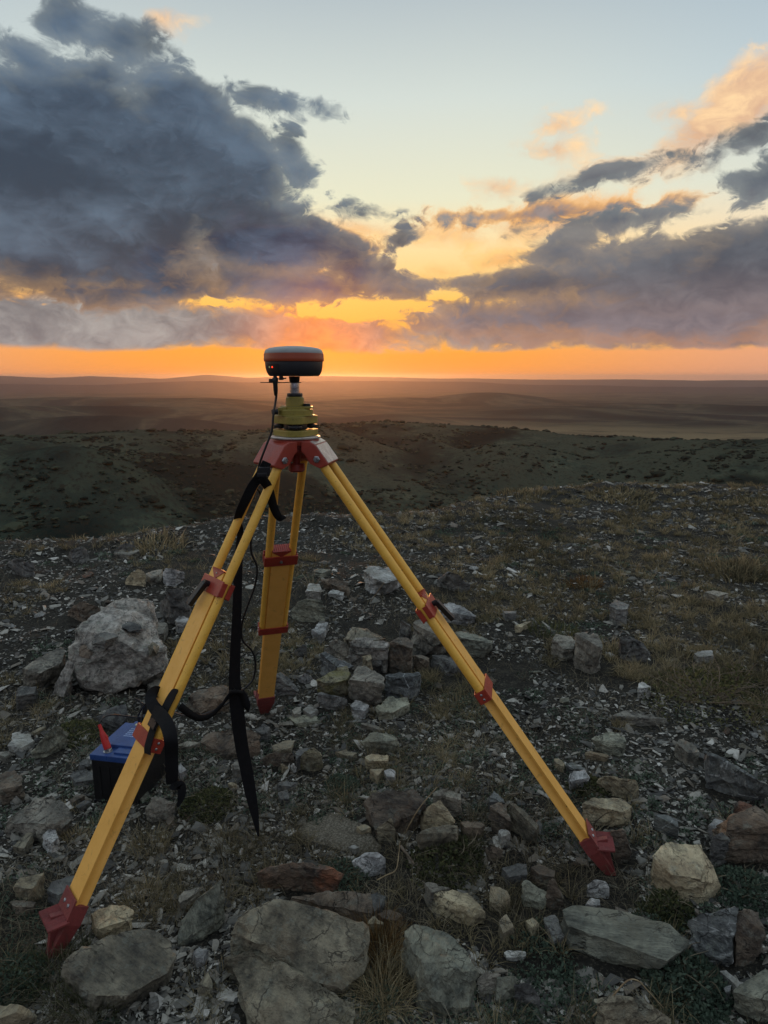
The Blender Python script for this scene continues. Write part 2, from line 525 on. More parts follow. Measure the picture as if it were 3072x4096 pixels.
ROCK = {
    'slate': rock_mat('slate', lin(40, 40, 41), lin(125, 125, 121), lin(150, 148, 139), 0.4),
    'veined': rock_mat('veined_slate', lin(41, 44, 46), lin(121, 125, 123), lin(157, 161, 155), 0.4, vein=0.8),
    'grey': rock_mat('grey_schist', lin(58, 56, 51), lin(170, 165, 150), lin(130, 121, 103), 0.4),
    'olive': rock_mat('olive_schist', lin(59, 57, 49), lin(161, 153, 130), lin(132, 116, 92), 0.4),
    'green': rock_mat('green_schist', lin(65, 68, 60), lin(170, 171, 151), lin(137, 132, 110), 0.45),
    'tan': rock_mat('tan_sandstone', lin(83, 76, 61), lin(206, 193, 159), lin(159, 139, 110), 0.5),
    'brown': rock_mat('brown_schist', lin(47, 43, 39), lin(137, 123, 105), lin(134, 110, 87), 0.4),
    'rust': rock_mat('rusty_schist', lin(45, 40, 37), lin(130, 110, 92), lin(193, 116, 76), 0.42, lichen=0.2),
    'pale': rock_mat('pale_quartz', lin(115, 114, 108), lin(222, 222, 215), lin(143, 137, 119), 0.5, lichen=0.25),
    'granite': rock_mat('speckled_granite', lin(92, 93, 93), lin(215, 215, 211), lin(83, 82, 81), 0.7, lichen=0.25),
    'mortar': rock_mat('lichen_mortar', lin(59, 58, 54), lin(179, 174, 164), lin(220, 216, 208), 0.5, rough=0.95, lichen=.6, coarse=1.6),
    'moss': rock_mat('mossy_schist', lin(61, 59, 49), lin(159, 152, 125), lin(134, 130, 69), 0.7),
}

# soil of the hilltop
soil, t, b = new_mat('stony_soil')
tc = t.n('ShaderNodeTexCoord'); P = tc.outputs['Object']
n_a = t.noise(P, 1.3, 5, 0.6); n_b = t.noise(P, 14, 6, 0.65); n_c = t.noise(P, 90, 5, 0.7)
c = t.ramp(t.m('ADD', t.m('MULTIPLY', n_a, 0.4), t.m('MULTIPLY', n_b, 0.6)), [(0.3, lin(24, 23, 21)), (0.5, lin(42, 40, 36)), (0.7, lin(64, 62, 54))])
c = t.mix(t.rng(n_c, 0.5, 0.75), c, lin(98, 92, 80))
t.link(c, b.inputs['Base Color']); b.inputs['Roughness'].default_value = 0.97
b.inputs['Specular IOR Level'].default_value = 0.15
bump(t, b, t.m('ADD', n_b, t.m('MULTIPLY', n_c, 0.6)), 0.8, 0.02)

# the country beyond
steppe, t, b = new_mat('steppe')
tc = t.n('ShaderNodeTexCoord'); P = tc.outputs['Object']
sp = t.n('ShaderNodeSeparateXYZ'); t.link(P, sp.inputs[0])
rad = t.v('LENGTH', P)
n_a = t.noise(P, 1 / 130, 6, 0.6, 0.6); n_b = t.noise(P, 1 / 16, 5, 0.65); n_c = t.noise(P, 1 / 3.5, 5, 0.7)
n_d = t.noise(P, 1 / 700, 6, 0.62, 0.8)
hillc = t.ramp(t.m('ADD', t.m('MULTIPLY', n_a, 0.5), t.m('MULTIPLY', n_b, 0.5)), [(0.36, lin(40, 46, 42)), (0.5, lin(56, 64, 55)), (0.62, lin(88, 93, 76))])
at_ = t.n('ShaderNodeAttribute'); at_.attribute_name = 'scrubbiness'
hillc = t.mix(t.rng(at_.outputs['Fac'], 0.30, 0.55), lin(68, 72, 60), hillc)
hillc = t.mix(t.rng(at_.outputs['Fac'], 0.55, 0.85), hillc, lin(30, 37, 34))
hillc = t.mix(t.m('MULTIPLY', t.rng(n_c, 0.5, 0.64), 0.75), hillc, lin(46, 42, 34))
plainc = t.ramp(n_d, [(0.36, lin(40, 41, 41)), (0.46, lin(60, 60, 54)), (0.515, lin(88, 82, 68)), (0.57, lin(56, 55, 52)), (0.7, lin(44, 43, 43))])
plainc = t.mix(t.rng(n_a, 0.45, 0.65, 0.0, 0.5), plainc, lin(52, 51, 48))
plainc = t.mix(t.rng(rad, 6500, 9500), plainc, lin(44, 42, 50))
tanm = t.m('MULTIPLY', t.m('MULTIPLY', t.rng(rad, 1050, 1250), t.rng(rad, 2050, 1500)), t.rng(sp.outputs[0], -60, 240))
tanm = t.m('MULTIPLY', tanm, t.rng(n_a, 0.30, 0.55, 0.35, 1.0))
plainc = t.mix(tanm, plainc, lin(122, 108, 84))
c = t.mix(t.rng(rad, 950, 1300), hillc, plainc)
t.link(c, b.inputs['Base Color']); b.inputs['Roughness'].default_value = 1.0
b.inputs['Specular IOR Level'].default_value = 0.0
bump(t, b, t.m('ADD', t.m('MULTIPLY', n_c, 1.0), t.m('MULTIPLY', n_b, 1.6)), 0.45, 3.0)

# ------------------------------------------------------------------ ground and hills
def polar(name, radii, azs, mat, kindlabel):
    A, Rr = np.meshgrid(azs, radii)
    X = Rr * np.sin(A); Y = Rr * np.cos(A)
    Z = height(X, Y)
    nr, na = A.shape
    i = np.arange(nr - 1)[:, None] * na + np.arange(na - 1)[None, :]
    f = np.stack([i, i + 1, i + na + 1, i + na], -1).reshape(-1, 4)
    me = raw_mesh(name, np.stack([X, Y, Z], -1).reshape(-1, 3), f, True)
    o = link(name, me, mat)
    gl_ = np.clip(np.abs(fbm2(X / 120 + 3, Y / 150, 3, 9)) * 2.2, 0, 1).ravel() * .6 + .4 * np.clip(.5 + fbm2(X / 60, Y / 60, 3, 52), 0, 1).ravel()
    at = me.attributes.new('scrubbiness', 'FLOAT', 'POINT')     # gullies hold scrub, spurs carry straw grass
    at.data.foreach_set('value', gl_.astype(np.float32))
    tag(o, kindlabel, None, None, 'structure')
    return o


az_all = np.concatenate([np.linspace(-math.pi, -0.80, 46)[:-1], np.linspace(-0.80, 0.80, 420), np.linspace(0.80, math.pi, 46)[1:]])
rad_near = np.concatenate([[0.02, 0.3], np.geomspace(0.6, 60.0, 380)])
ground = polar('ground', rad_near, az_all, soil, 'dark stony soil of the hilltop under the tripod')
rad_far = np.geomspace(60.0, 26000.0, 420)
hills = polar('hills', rad_far, az_all, steppe, 'dark rolling steppe hills and plain running to low mountains')

# ------------------------------------------------------------------ haze over the plain
hz = bmesh.new()
bmesh.ops.create_cube(hz, size=1.0)
for v_ in hz.verts:
    v_.co = Vector((v_.co.x * 54000, v_.co.y * 54000, (60.0 if v_.co.z > 0 else -260.0)))
hm = bpy.data.materials.new('haze_air'); hm.use_nodes = True
t = NT(hm.node_tree)
pv = t.n('ShaderNodeVolumePrincipled'); o_ = t.n('ShaderNodeOutputMaterial')
pv.inputs['Color'].default_value = (0.95, 0.84, 0.82, 1)
pv.inputs['Density'].default_value = 4.5e-5
pv.inputs['Anisotropy'].default_value = 0.8
t.link(pv.outputs[0], o_.inputs['Volume'])
haze = link('haze', bm_mesh('haze', hz), hm)
tag(haze, 'thin evening haze over the plain', None, None, 'stuff')

# ------------------------------------------------------------------ man-made materials
def paint(name, col, col2=None, rough=0.45, grime=0.35, metal=0.0, spec=0.5, scale=18.0, stretch=(1, 1, 1), wear=None, bumpy=0.15, wth=0.60):
    m, t, b = new_mat(name)
    tc = t.n('ShaderNodeTexCoord')
    p = t.v('MULTIPLY', tc.outputs['Object'], stretch)
    a = t.noise(p, scale, 6, 0.6, 0.3)
    f = t.noise(p, scale * 7, 5, 0.65)
    c = t.mix(t.rng(a, 0.35, 0.7), col, col2 or tuple(x * 0.82 for x in col[:3]) + (1,))
    if grime:
        g = t.m('MULTIPLY', t.rng(t.noise(t.v('ADD', p, (2.2, 5.1, 1.3)), scale * 2.2, 6, 0.7, 0.6), 0.57, 0.72), grime)
        c = t.mix(g, c, lin(64, 52, 36))
    if wear is not None:
        wv = t.rng(t.noise(t.v('ADD', p, (7, 1, 3)), scale * 3.0, 6, 0.75, 1.0), wth, wth + 0.035)
        c = t.mix(t.m('MULTIPLY', wv, 0.8), c, wear)
    t.link(c, b.inputs['Base Color'])
    b.inputs['Metallic'].default_value = metal
    b.inputs['Specular IOR Level'].default_value = spec
    t.link(t.rng(f, 0.3, 0.7, rough - 0.1, rough + 0.15), b.inputs['Roughness'])
    if bumpy:
        bump(t, b, t.m('ADD', t.m('MULTIPLY', a, 0.4), f), bumpy, 0.002)
    return m


YEL_POLE = paint('yellow_fibreglass', c4(.86, .48, .070), c4(.78, .42, .06), 0.42, 0.32, scale=30, wear=lin(104, 72, 32), wth=0.62)
YEL_WOOD = paint('yellow_painted_wood', c4(.86, .46, .10), c4(.79, .41, .08), 0.5, 0.34, scale=14, wear=lin(92, 64, 34), wth=0.665)
RED = paint('red_painted_casting', c4(.34, .045, .024), c4(.27, .034, .020), 0.38, 0.3, scale=26, wear=lin(150, 70, 60), bumpy=0.3)
RED_CLAMP = paint('red_clamp_metal', c4(.34, .040, .022), c4(.27, .030, .018), 0.4, 0.3, scale=30, wear=lin(120, 50, 40))
RED_SHOE = paint('dusty_red_casting', c4(.22, .040, .036), c4(.16, .034, .031), 0.62, 0.5, scale=30, wear=lin(132, 84, 78), bumpy=0.4)
WORN = paint('worn_bare_metal', lin(206, 198, 190), lin(176, 160, 152), 0.35, 0.25, 0.5, scale=40, wear=lin(150, 60, 50))
STEEL = paint('steel', lin(176, 178, 180), lin(146, 148, 150), 0.28, 0.1, 0.9, scale=60, bumpy=0.05)
BLACK = paint('black_plastic', lin(22, 22, 24), lin(14, 14, 16), 0.42, 0.0, scale=30, bumpy=0.1)
RUBBER = paint('black_cable_rubber', lin(18, 18, 19), lin(12, 12, 13), 0.5, 0.0, scale=40, bumpy=0.0)
TRI_YEL = paint('olive_yellow_paint', c4(.30, .235, .048), c4(.25, .20, .040), 0.36, 0.3, scale=40, wear=lin(90, 76, 40))
WHITE = paint('off_white_plastic', lin(150, 153, 152), lin(138, 141, 140), 0.4, 0.12, scale=30, bumpy=0.05)
ORANGE = paint('orange_plastic', c4(.33, .052, .013), c4(.29, .045, .012), 0.4, 0.12, scale=30, bumpy=0.05)
CHAR = paint('charcoal_plastic', lin(40, 41, 45), lin(34, 35, 38), 0.5, 0.1, scale=40, bumpy=0.1)
BLUE = paint('blue_plastic', c4(.022, .062, .21), c4(.016, .048, .17), 0.35, 0.3, scale=22, bumpy=0.1)
REDP = paint('red_rubber', c4(.50, .018, .015), c4(.42, .015, .014), 0.45, 0.1, scale=40)

web, t, b = new_mat('black_webbing')
tc = t.n('ShaderNodeTexCoord')
wv = t.n('ShaderNodeTexWave'); t.link(tc.outputs['Object'], wv.inputs['Vector']); wv.inputs['Scale'].default_value = 160
nn_ = t.noise(tc.outputs['Object'], 60, 4, 0.6)
t.link(t.mix(nn_, lin(13, 13, 14), lin(30, 30, 32)), b.inputs['Base Color']); b.inputs['Roughness'].default_value = 0.85
b.inputs['Specular IOR Level'].default_value = 0.2
bump(t, b, wv.outputs[1], 0.4, 0.001)
WEB = web


def emit_mat(name, col, s):
    m, t, b = new_mat(name)
    b.inputs['Base Color'].default_value = col
    b.inputs['Emission Color'].default_value = col
    b.inputs['Emission Strength'].default_value = s
    return m


# ------------------------------------------------------------------ shape builders (world space)
def frame(d, up=Vector((0, 0, 1))):
    d = d.normalized()
    s = d.cross(up)
    if s.length < 1e-4:
        s = d.cross(Vector((1, 0, 0)))
    s.normalize()
    return s, s.cross(d).normalized()


def b_tube(bm, pts, rad, n=12, cap=True):
    pts = [Vector(p) for p in pts]
    rads = rad if isinstance(rad, (list, tuple)) else [rad] * len(pts)
    rings = []
    s0 = None
    for i, p in enumerate(pts):
        d = (pts[min(i + 1, len(pts) - 1)] - pts[max(i - 1, 0)])
        if s0 is None:
            s, w = frame(d)
        else:
            d = d.normalized()
            s = (s0 - d * s0.dot(d)).normalized()
            w = s.cross(d)
        s0 = s
        rings.append([bm.verts.new(p + (s * math.cos(2 * math.pi * k / n) + w * math.sin(2 * math.pi * k / n)) * rads[i]) for k in range(n)])
    for a, c in zip(rings, rings[1:]):
        for k in range(n):
            bm.faces.new((a[k], a[(k + 1) % n], c[(k + 1) % n], c[k]))
    if cap:
        bm.faces.new(rings[0][::-1]); bm.faces.new(rings[-1])
    return rings


def b_box(bm, c, ex, ey, ez, bev=0.0):
    """box with half-axes ex, ey, ez (Vectors)"""
    c = Vector(c)
    vs = []
    for sx in (-1, 1):
        for sy in (-1, 1):
            for sz in (-1, 1):
                vs.append(bm.verts.new(c + ex * sx + ey * sy + ez * sz))
    fs = [(0, 1, 3, 2), (4, 6, 7, 5), (0, 4, 5, 1), (2, 3, 7, 6), (0, 2, 6, 4), (1, 5, 7, 3)]
    faces = [bm.faces.new([vs[i] for i in f]) for f in fs]
    if bev:
        es = list({e for f in faces for e in f.edges})
        bmesh.ops.bevel(bm, geom=es, offset=bev, segments=2, affect='EDGES', profile=0.7)


def b_prism(bm, poly, depth, bev=0.0):
    """poly: list of Vectors (planar loop); extruded along Vector depth"""
    a = [bm.verts.new(p) for p in poly]
    c = [bm.verts.new(p + depth) for p in poly]
    n = len(poly)
    fs = [bm.faces.new(a[::-1]), bm.faces.new(c)]
    for k in range(n):
        fs.append(bm.faces.new((a[k], a[(k + 1) % n], c[(k + 1) % n], c[k])))
    if bev:
        bmesh.ops.recalc_face_normals(bm, faces=fs)
        es = list({e for f in fs for e in f.edges})
        bmesh.ops.bevel(bm, geom=es, offset=bev, segments=2, affect='EDGES', profile=0.7)


def b_lathe(bm, c, prof, n=40):
    """prof: list of (radius, z); revolve round the vertical through c"""
    c = Vector(c)
    rings = []
    for r, z in prof:
        if r < 1e-6:
            rings.append([bm.verts.new(c + Vector((0, 0, z)))])
        else:
            rings.append([bm.verts.new(c + Vector((r * math.cos(2 * math.pi * k / n), r * math.sin(2 * math.pi * k / n), z))) for k in range(n)])
    for a, d in zip(rings, rings[1:]):
        for k in range(n):
            k2 = (k + 1) % n
            if len(a) == 1 and len(d) == 1: continue
            if len(a) == 1: bm.faces.new((a[0], d[k2], d[k]))
            elif len(d) == 1: bm.faces.new((a[k], a[k2], d[0]))
            else: bm.faces.new((a[k], a[k2], d[k2], d[k]))


def b_ribbon(bm, pts, widths, sides, th=0.0016):
    """strap: pts, half widths, side directions"""
    pts = [Vector(p) for p in pts]
    rows = []
    for i, p in enumerate(pts):
        d = (pts[min(i + 1, len(pts) - 1)] - pts[max(i - 1, 0)]).normalized()
        s = sides[i] if isinstance(sides, list) else sides
        s = (s - d * s.dot(d)).normalized()
        nrm = d.cross(s).normalized()
        w = widths[i] if isinstance(widths, (list, tuple)) else widths
        rows.append([bm.verts.new(p + s * w + nrm * th), bm.verts.new(p - s * w + nrm * th),
                     bm.verts.new(p - s * w - nrm * th), bm.verts.new(p + s * w - nrm * th)])
    for a, c in zip(rows, rows[1:]):
        for k in range(4):
            bm.faces.new((a[k], a[(k + 1) % 4], c[(k + 1) % 4], c[k]))
    bm.faces.new(rows[0][::-1]); bm.faces.new(rows[-1])


def spline(pts, n=8):
    """Catmull-Rom through pts"""
    P = [Vector(p) for p in pts]
    P = [2 * P[0] - P[1]] + P + [2 * P[-1] - P[-2]]
    out = []
    for i in range(1, len(P) - 2):
        for k in range(n):
            s = k / n
            a, b_, c, d = P[i - 1], P[i], P[i + 1], P[i + 2]
            out.append(0.5 * ((2 * b_) + (c - a) * s + (2 * a - 5 * b_ + 4 * c - d) * s * s + (3 * b_ - a - 3 * c + d) * s ** 3))
    out.append(P[-2])
    return out


def part(name, bm, mat, parent, smooth=False, label=None):
    o = link(name, bm_mesh(name, bm, smooth), mat, parent)
    if smooth:
        o.data.set_sharp_from_angle(angle=R(38))
    if label:
        o["label"] = label
    return o


BM = bmesh.new
Z = Vector((0, 0, 1))

# ------------------------------------------------------------------ the survey tripod
AX = Vector((-0.264, 2.05, 0))


def z_axis(v, x=AX.x, y=AX.y):
    """height at which row v crosses the vertical line through (x, y)"""
    yy = -(v - 512.0) / FPX
    return EYE + y * (-SP + yy * CP) / (CP + yy * SP)


ZH = z_axis(436.5)                                  # top of the tripod head
tripod = empty('survey_tripod', (AX.x, AX.y, 0))
tag(tripod, 'yellow survey tripod with red head and clamps standing on the stony hilltop', 'tripod')

bm = BM()
b_lathe(bm, (AX.x, AX.y, ZH), [(0.0, -0.004), (0.0735, -0.004), (0.0745, -0.002), (0.0745, 0.0005), (0.0725, 0.0022), (0.03, 0.0022), (0.0, 0.0022)], 48)
part('head_plate', bm, WORN, tripod, True)
bm = BM()
b_lathe(bm, (AX.x, AX.y, ZH - 0.005), [(0.0, 0), (0.068, 0), (0.07, -0.004), (0.066, -0.016), (0.052, -0.018), (0.052, -0.026), (0.046, -0.028), (0.046, -0.038), (0.036, -0.042), (0.03, -0.048), (0.0, -0.048)], 40)
part('head', bm, RED, tripod, True)
bm = BM()
b_lathe(bm, (AX.x, AX.y, ZH - 0.05), [(0.0, 0), (0.012, 0), (0.012, -0.03), (0.024, -0.032), (0.026, -0.05), (0.02, -0.056), (0.0, -0.056)], 24)
part('centre_screw', bm, RED_CLAMP, tripod, True)

LEGS = {}


def leg(name, foot_px, clamp_v, collar_v, shoe_v, front_lever, worn_glare_top=False):
    F = ground_at(*foot_px)
    a = Vector((F.x - AX.x, F.y - AX.y, 0)).normalized()
    T = Vector((AX.x, AX.y, 0)) + a * 0.068 + Z * (ZH - 0.042)
    d = (F - T).normalized()
    tt = Z.cross(a).normalized()                    # sideways
    nrm = tt.cross(d).normalized()
    if nrm.z < 0: nrm = -nrm                        # outward and up
    L = (F - T).length

    def s_at(v):
        lo, hi = 0.0, L
        for _ in range(40):
            mid = (lo + hi) / 2
            p = T + d * mid
            q = Vector((p.x, p.y, p.z - EYE))
            dep = CP * q.y - SP * q.z
            vv = 512 - FPX * (SP * q.y + CP * q.z) / dep
            if vv < v: lo = mid
            else: hi = mid
        return lo
    sc, sl, ss = s_at(clamp_v), s_at(collar_v), s_at(shoe_v)
    pr, sep = 0.0132, 0.083
    # shoulder casting, hinged to the head
    o0 = Vector((AX.x, AX.y, ZH))
    prof = [(0.034, -0.008), (0.058, -0.008), (0.077, -0.019), (0.115, -0.072), (0.112, -0.078), (0.088, -0.087), (0.060, -0.074), (0.043, -0.046), (0.034, -0.040)]
    bm = BM()
    hw = sep / 2 + 0.018
    b_prism(bm, [o0 + a * r + Z * z - tt * hw for r, z in prof], tt * (2 * hw), 0.004)
    sh = part('shoulder', bm, RED, tripod, False)
    if worn_glare_top:  # pale plate: worn paint, with the sky's glare put into its colour
        bm = BM()
        p0, p1 = o0 + a * 0.0775 + Z * (-0.0195), o0 + a * 0.1145 + Z * (-0.071)
        ey = (p1 - p0) / 2
        nn2 = tt.cross(ey).normalized()
        if nn2.z < 0: nn2 = -nn2
        b_box(bm, (p0 + p1) / 2 + nn2 * 0.0006, tt * (hw - 0.004), ey * 0.97, nn2 * 0.0012)
        q0, q1 = o0 + a * 0.0605 + Z * (-0.0092), o0 + a * 0.0760 + Z * (-0.0182)
        ey2 = (q1 - q0) / 2
        nn3 = tt.cross(ey2).normalized()
        if nn3.z < 0: nn3 = -nn3
        b_box(bm, (q0 + q1) / 2 + nn3 * 0.0006, tt * (hw - 0.004), ey2 * 0.95, nn3 * 0.0012)
        w_ = link('worn_glare_face', bm_mesh('worn_glare_face', bm), WORN, sh); w_.location = (0, 0, 0)
        w_["label"] = 'top face of the shoulder worn to bare silvery metal'
    for sgn in (-1, 1):
        bm = BM()
        c0 = T + d * 0.022 + tt * sgn * (hw + 0.0002)
        b_tube(bm, [c0 - tt * sgn * 0.002, c0 + tt * sgn * 0.003, c0 + tt * sgn * 0.0045], [0.0105, 0.0105, 0.0085], 6)
        b_tube(bm, [c0 + tt * sgn * 0.0045, c0 + tt * sgn * 0.0075], [0.0055, 0.005], 10)
        part('bolt', bm, STEEL, tripod, False)
    # two round poles
    for sgn in (-1, 1):
        bm = BM()
        b_tube(bm, [T + d * 0.012 + tt * sgn * sep / 2, T + d * 0.3 + tt * sgn * sep / 2, T + d * (sl + 0.012) + tt * sgn * sep / 2], pr, 20)
        part('pole', bm, YEL_POLE, tripod, True)
    # sliding board, grooved along both edges
    s0 = sc - 0.045
    bw, bt = sep / 2 - 0.0075, 0.0156
    gx = sep / 2 - 0.0004                            # edges hollowed to ride on the round poles
    arc = [(gx - math.cos(q) * 0.0139, math.sin(q) * 0.0139) for q in np.linspace(-R(54), R(54), 7)]
    arc = [(min(x, bw), y) for x, y in arc]
    sec = [(-bw, -bt), (bw, -bt)] + arc + [(bw, bt), (-bw, bt)] + [(-x, y) for x, y in reversed(arc)]
    bm = BM()
    b_prism(bm, [T + d * s0 + tt * x + nrm * y for x, y in sec], d * (ss + 0.02 - s0), 0.0)
    part('board', bm, YEL_WOOD, tripod, False)
    # small toothed plate closing the top of the board
    bm = BM()
    c0 = T + d * (s0 - 0.001)
    b_box(bm, c0, tt * (bw * 0.98), nrm * (bt + 0.002), d * 0.0012)
    for side in (1, -1):
        tri = [c0 + nrm * side * (bt + 0.0008) + tt * bw, c0 + nrm * side * (bt + 0.0008) - tt * bw, c0 + nrm * side * (bt + 0.0008) + d * 0.026]
        b_prism(bm, tri, nrm * side * 0.0012)
    for k in range(9):
        x = -bw + (k + 0.5) * 2 * bw / 9
        b_box(bm, c0 - d * 0.002 + tt * x, tt * (bw / 9 * 0.6), nrm * (bt + 0.0025), d * 0.0022)
    cap_ = part('board_cap', bm, RED_CLAMP, tripod)
    bm = BM()
    b_tube(bm, [c0 + d * 0.009 + nrm * (bt + 0.0015), c0 + d * 0.009 + nrm * (bt + 0.0035)], 0.0024, 8)
    rv = link('rivet', bm_mesh('rivet', bm), STEEL, cap_); rv.location = (0, 0, 0)
    # upper clamp: two plates drawn together round the poles
    ow = sep / 2 + pr
    cl = BM()
    for side in (1, -1):
        y0 = bt + 0.0026
        b_box(cl, T + d * sc + nrm * side * y0, tt * (ow + 0.004), nrm * 0.0022, d * 0.023, 0.0020)
        for sgn in (-1, 1):
            b_box(cl, T + d * sc + nrm * side * (y0 - 0.0065) + tt * sgn * (ow + 0.0035), tt * 0.0018, nrm * 0.0075, d * 0.020, 0.001)
    clamp = part('clamp', cl, RED_CLAMP, tripod)
    bm = BM()
    lside = 1
    pv_ = T + d * sc + nrm * (bt + 0.006) - tt * front_lever * 0.012
    b_tube(bm, [pv_ - nrm * 0.003, pv_ + nrm * 0.016], 0.0085, 16)
    tip = pv_ + nrm * 0.020 + d * 0.074 - tt * front_lever * 0.016
    mid_ = pv_ + nrm * 0.011
    ld = (tip - mid_)
    sd = ld.cross(nrm).normalized()
    b_box(bm, (mid_ + tip) / 2, ld / 2, sd * 0.0100, ld.cross(sd).normalized() * 0.0075, 0.003)
    lv = link('lever', bm_mesh('lever', bm), BLACK, clamp); lv.location = (0, 0, 0)
    bm = BM()
    b_tube(bm, [T + d * sc - nrm * (bt + 0.003), T + d * sc - nrm * (bt + 0.010)], 0.0058, 6)
    bo = link('clamp_bolt', bm_mesh('clamp_bolt', bm), STEEL, clamp); bo.location = (0, 0, 0)
    # lower collar closed round the pole ends and the board
    bm = BM()
    b_box(bm, T + d * sl + nrm * (bt + 0.0020), tt * (ow + 0.002), nrm * 0.0016, d * 0.019, 0.001)
    b_box(bm, T + d * sl - nrm * (bt + 0.0020), tt * (ow + 0.002), nrm * 0.0016, d * 0.019, 0.001)
    for sgn in (-1, 1):
        b_box(bm, T + d * sl + tt * sgn * (ow + 0.0016), tt * 0.0016, nrm * (bt + 0.0012), d * 0.019, 0.001)
    col_ = part('collar', bm, RED_CLAMP, tripod)
    for sgn in (-1, 1):
        for k in (-0.008, 0.008):
            bm = BM()
            c1 = T + d * (sl + k) + tt * sgn * (ow + 0.003)
            b_tube(bm, [c1, c1 + tt * sgn * 0.0014, c1 + tt * sgn * 0.0024], [0.0042, 0.0038, 0.002], 10)
            rv = link('rivet', bm_mesh('rivet', bm), STEEL, col_); rv.location = (0, 0, 0)
    # pointed shoe with its ribbed tread
    bm = BM()
    B0 = T + d * (ss - 0.012)
    tipP = F + d * 0.035
    w2, t2 = bw + 0.004, bt + 0.004
    def ring(c, wx, wy, tx=0.0):
        return [bm.verts.new(c + tt * x * wx + nrm * (y * wy + tx)) for x, y in ((-1, -1), (1, -1), (1, 1), (-1, 1))]
    Ls = (tipP - B0).length
    rr = [ring(B0, w2, t2), ring(B0 + d * 0.05, w2, t2), ring(B0 + d * 0.06, w2 * 0.92, t2 * 0.95),
          ring(B0 + (tipP - B0) * 0.62, w2 * 0.62, t2 * 0.85), ring(B0 + (tipP - B0) * 0.85, w2 * 0.36, t2 * 0.6), ring(tipP, 0.004, 0.003)]
    for p_, q_ in zip(rr, rr[1:]):
        for k in range(4):
            bm.faces.new((p_[k], p_[(k + 1) % 4], q_[(k + 1) % 4], q_[k]))
    bm.faces.new(rr[0][::-1]); bm.faces.new(rr[-1])
    # web under the tread
    e0 = B0 + d * 0.045 + nrm * t2
    web_poly = [e0 - d * 0.01, e0 + nrm * 0.034 + d * 0.000, e0 + nrm * 0.020 + d * 0.030, e0 + d * 0.10 - nrm * 0.004, e0 + d * 0.10 - nrm * 0.012, e0 - nrm * 0.004]
    b_prism(bm, [p - tt * (w2 * 0.22) for p in web_poly], tt * (w2 * 0.44), 0.002)
    shoe = part('shoe', bm, RED_SHOE, tripod)
    # tread: level plate pointing outward, ribs along it
    bm = BM()
    ctr = B0 + d * 0.040 + nrm * (t2 - 0.004)
    out = (a * 0.94 + Z * 0.05).normalized()
    upn = tt.cross(out).normalized()
    if upn.z < 0: upn = -upn
    ln_, hw2 = 0.053, w2 + 0.005
    b_box(bm, ctr + out * ln_ / 2, out * ln_ / 2, tt * hw2, upn * 0.0028, 0.001)
    nrib = 8
    for k in range(nrib):
        x = -hw2 + (k + 0.5) * 2 * hw2 / nrib
        hw3 = hw2 / nrib
        c3 = ctr + tt * x + upn * 0.0026 + out * 0.006
        b_prism(bm, [c3 - tt * hw3, c3 + tt * hw3, c3 + upn * 0.0058], out * (ln_ - 0.006))
    # upright lug the tread is bolted through
    b_box(bm, B0 + d * 0.012 + nrm * (t2 + 0.002), tt * hw2 * 0.9, nrm * 0.002, d * 0.026, 0.001)
    tr = link('tread', bm_mesh('tread', bm), RED_SHOE, shoe); tr.location = (0, 0, 0)
    for sgn in (-1, 1):
        bm = BM()
        c1 = B0 + d * 0.012 + nrm * (t2 + 0.004) + tt * sgn * 0.014
        b_tube(bm, [c1, c1 + nrm * 0.0022, c1 + nrm * 0.0034], [0.0056, 0.0052, 0.003], 10)
        rv = link('rivet', bm_mesh('rivet', bm), STEEL, shoe); rv.location = (0, 0, 0)
    LEGS[name] = dict(T=T, d=d, t=tt, n=nrm, a=a, sc=sc, sl=sl, ss=ss, F=F, ow=ow, pr=pr, bw=bw, s_at=s_at)


leg('left', (52, 955), 587, 738, 903, 1.0)
leg('right', (611, 872), 608, 689, 836, -0.6, True)
leg('back', (264, 712), 557.5, 627.5, 696, 1.0)

# ------------------------------------------------------------------ tribrach on the head
ZT = ZH + 0.0024
def zz(v): return z_axis(v) - 0.0
trib = empty('tribrach', (AX.x, AX.y, ZT))
tag(trib, 'olive yellow levelling base with black foot screws on the tripod head', 'levelling base')


def tri_plate(bm, z0, z1, rad, corner, rot, bev=0.003):
    """rounded triangular plate"""
    pts = []
    for k in range(3):
        ca = rot + k * 2 * math.pi / 3
        cc = Vector((AX.x + math.cos(ca) * rad, AX.y + math.sin(ca) * rad, z0))
        for j in range(-4, 5):
            an = ca + j * R(60) / 4
            pts.append(cc + Vector((math.cos(an), math.sin(an), 0)) * corner)
    b_prism(bm, pts, Z * (z1 - z0), bev)


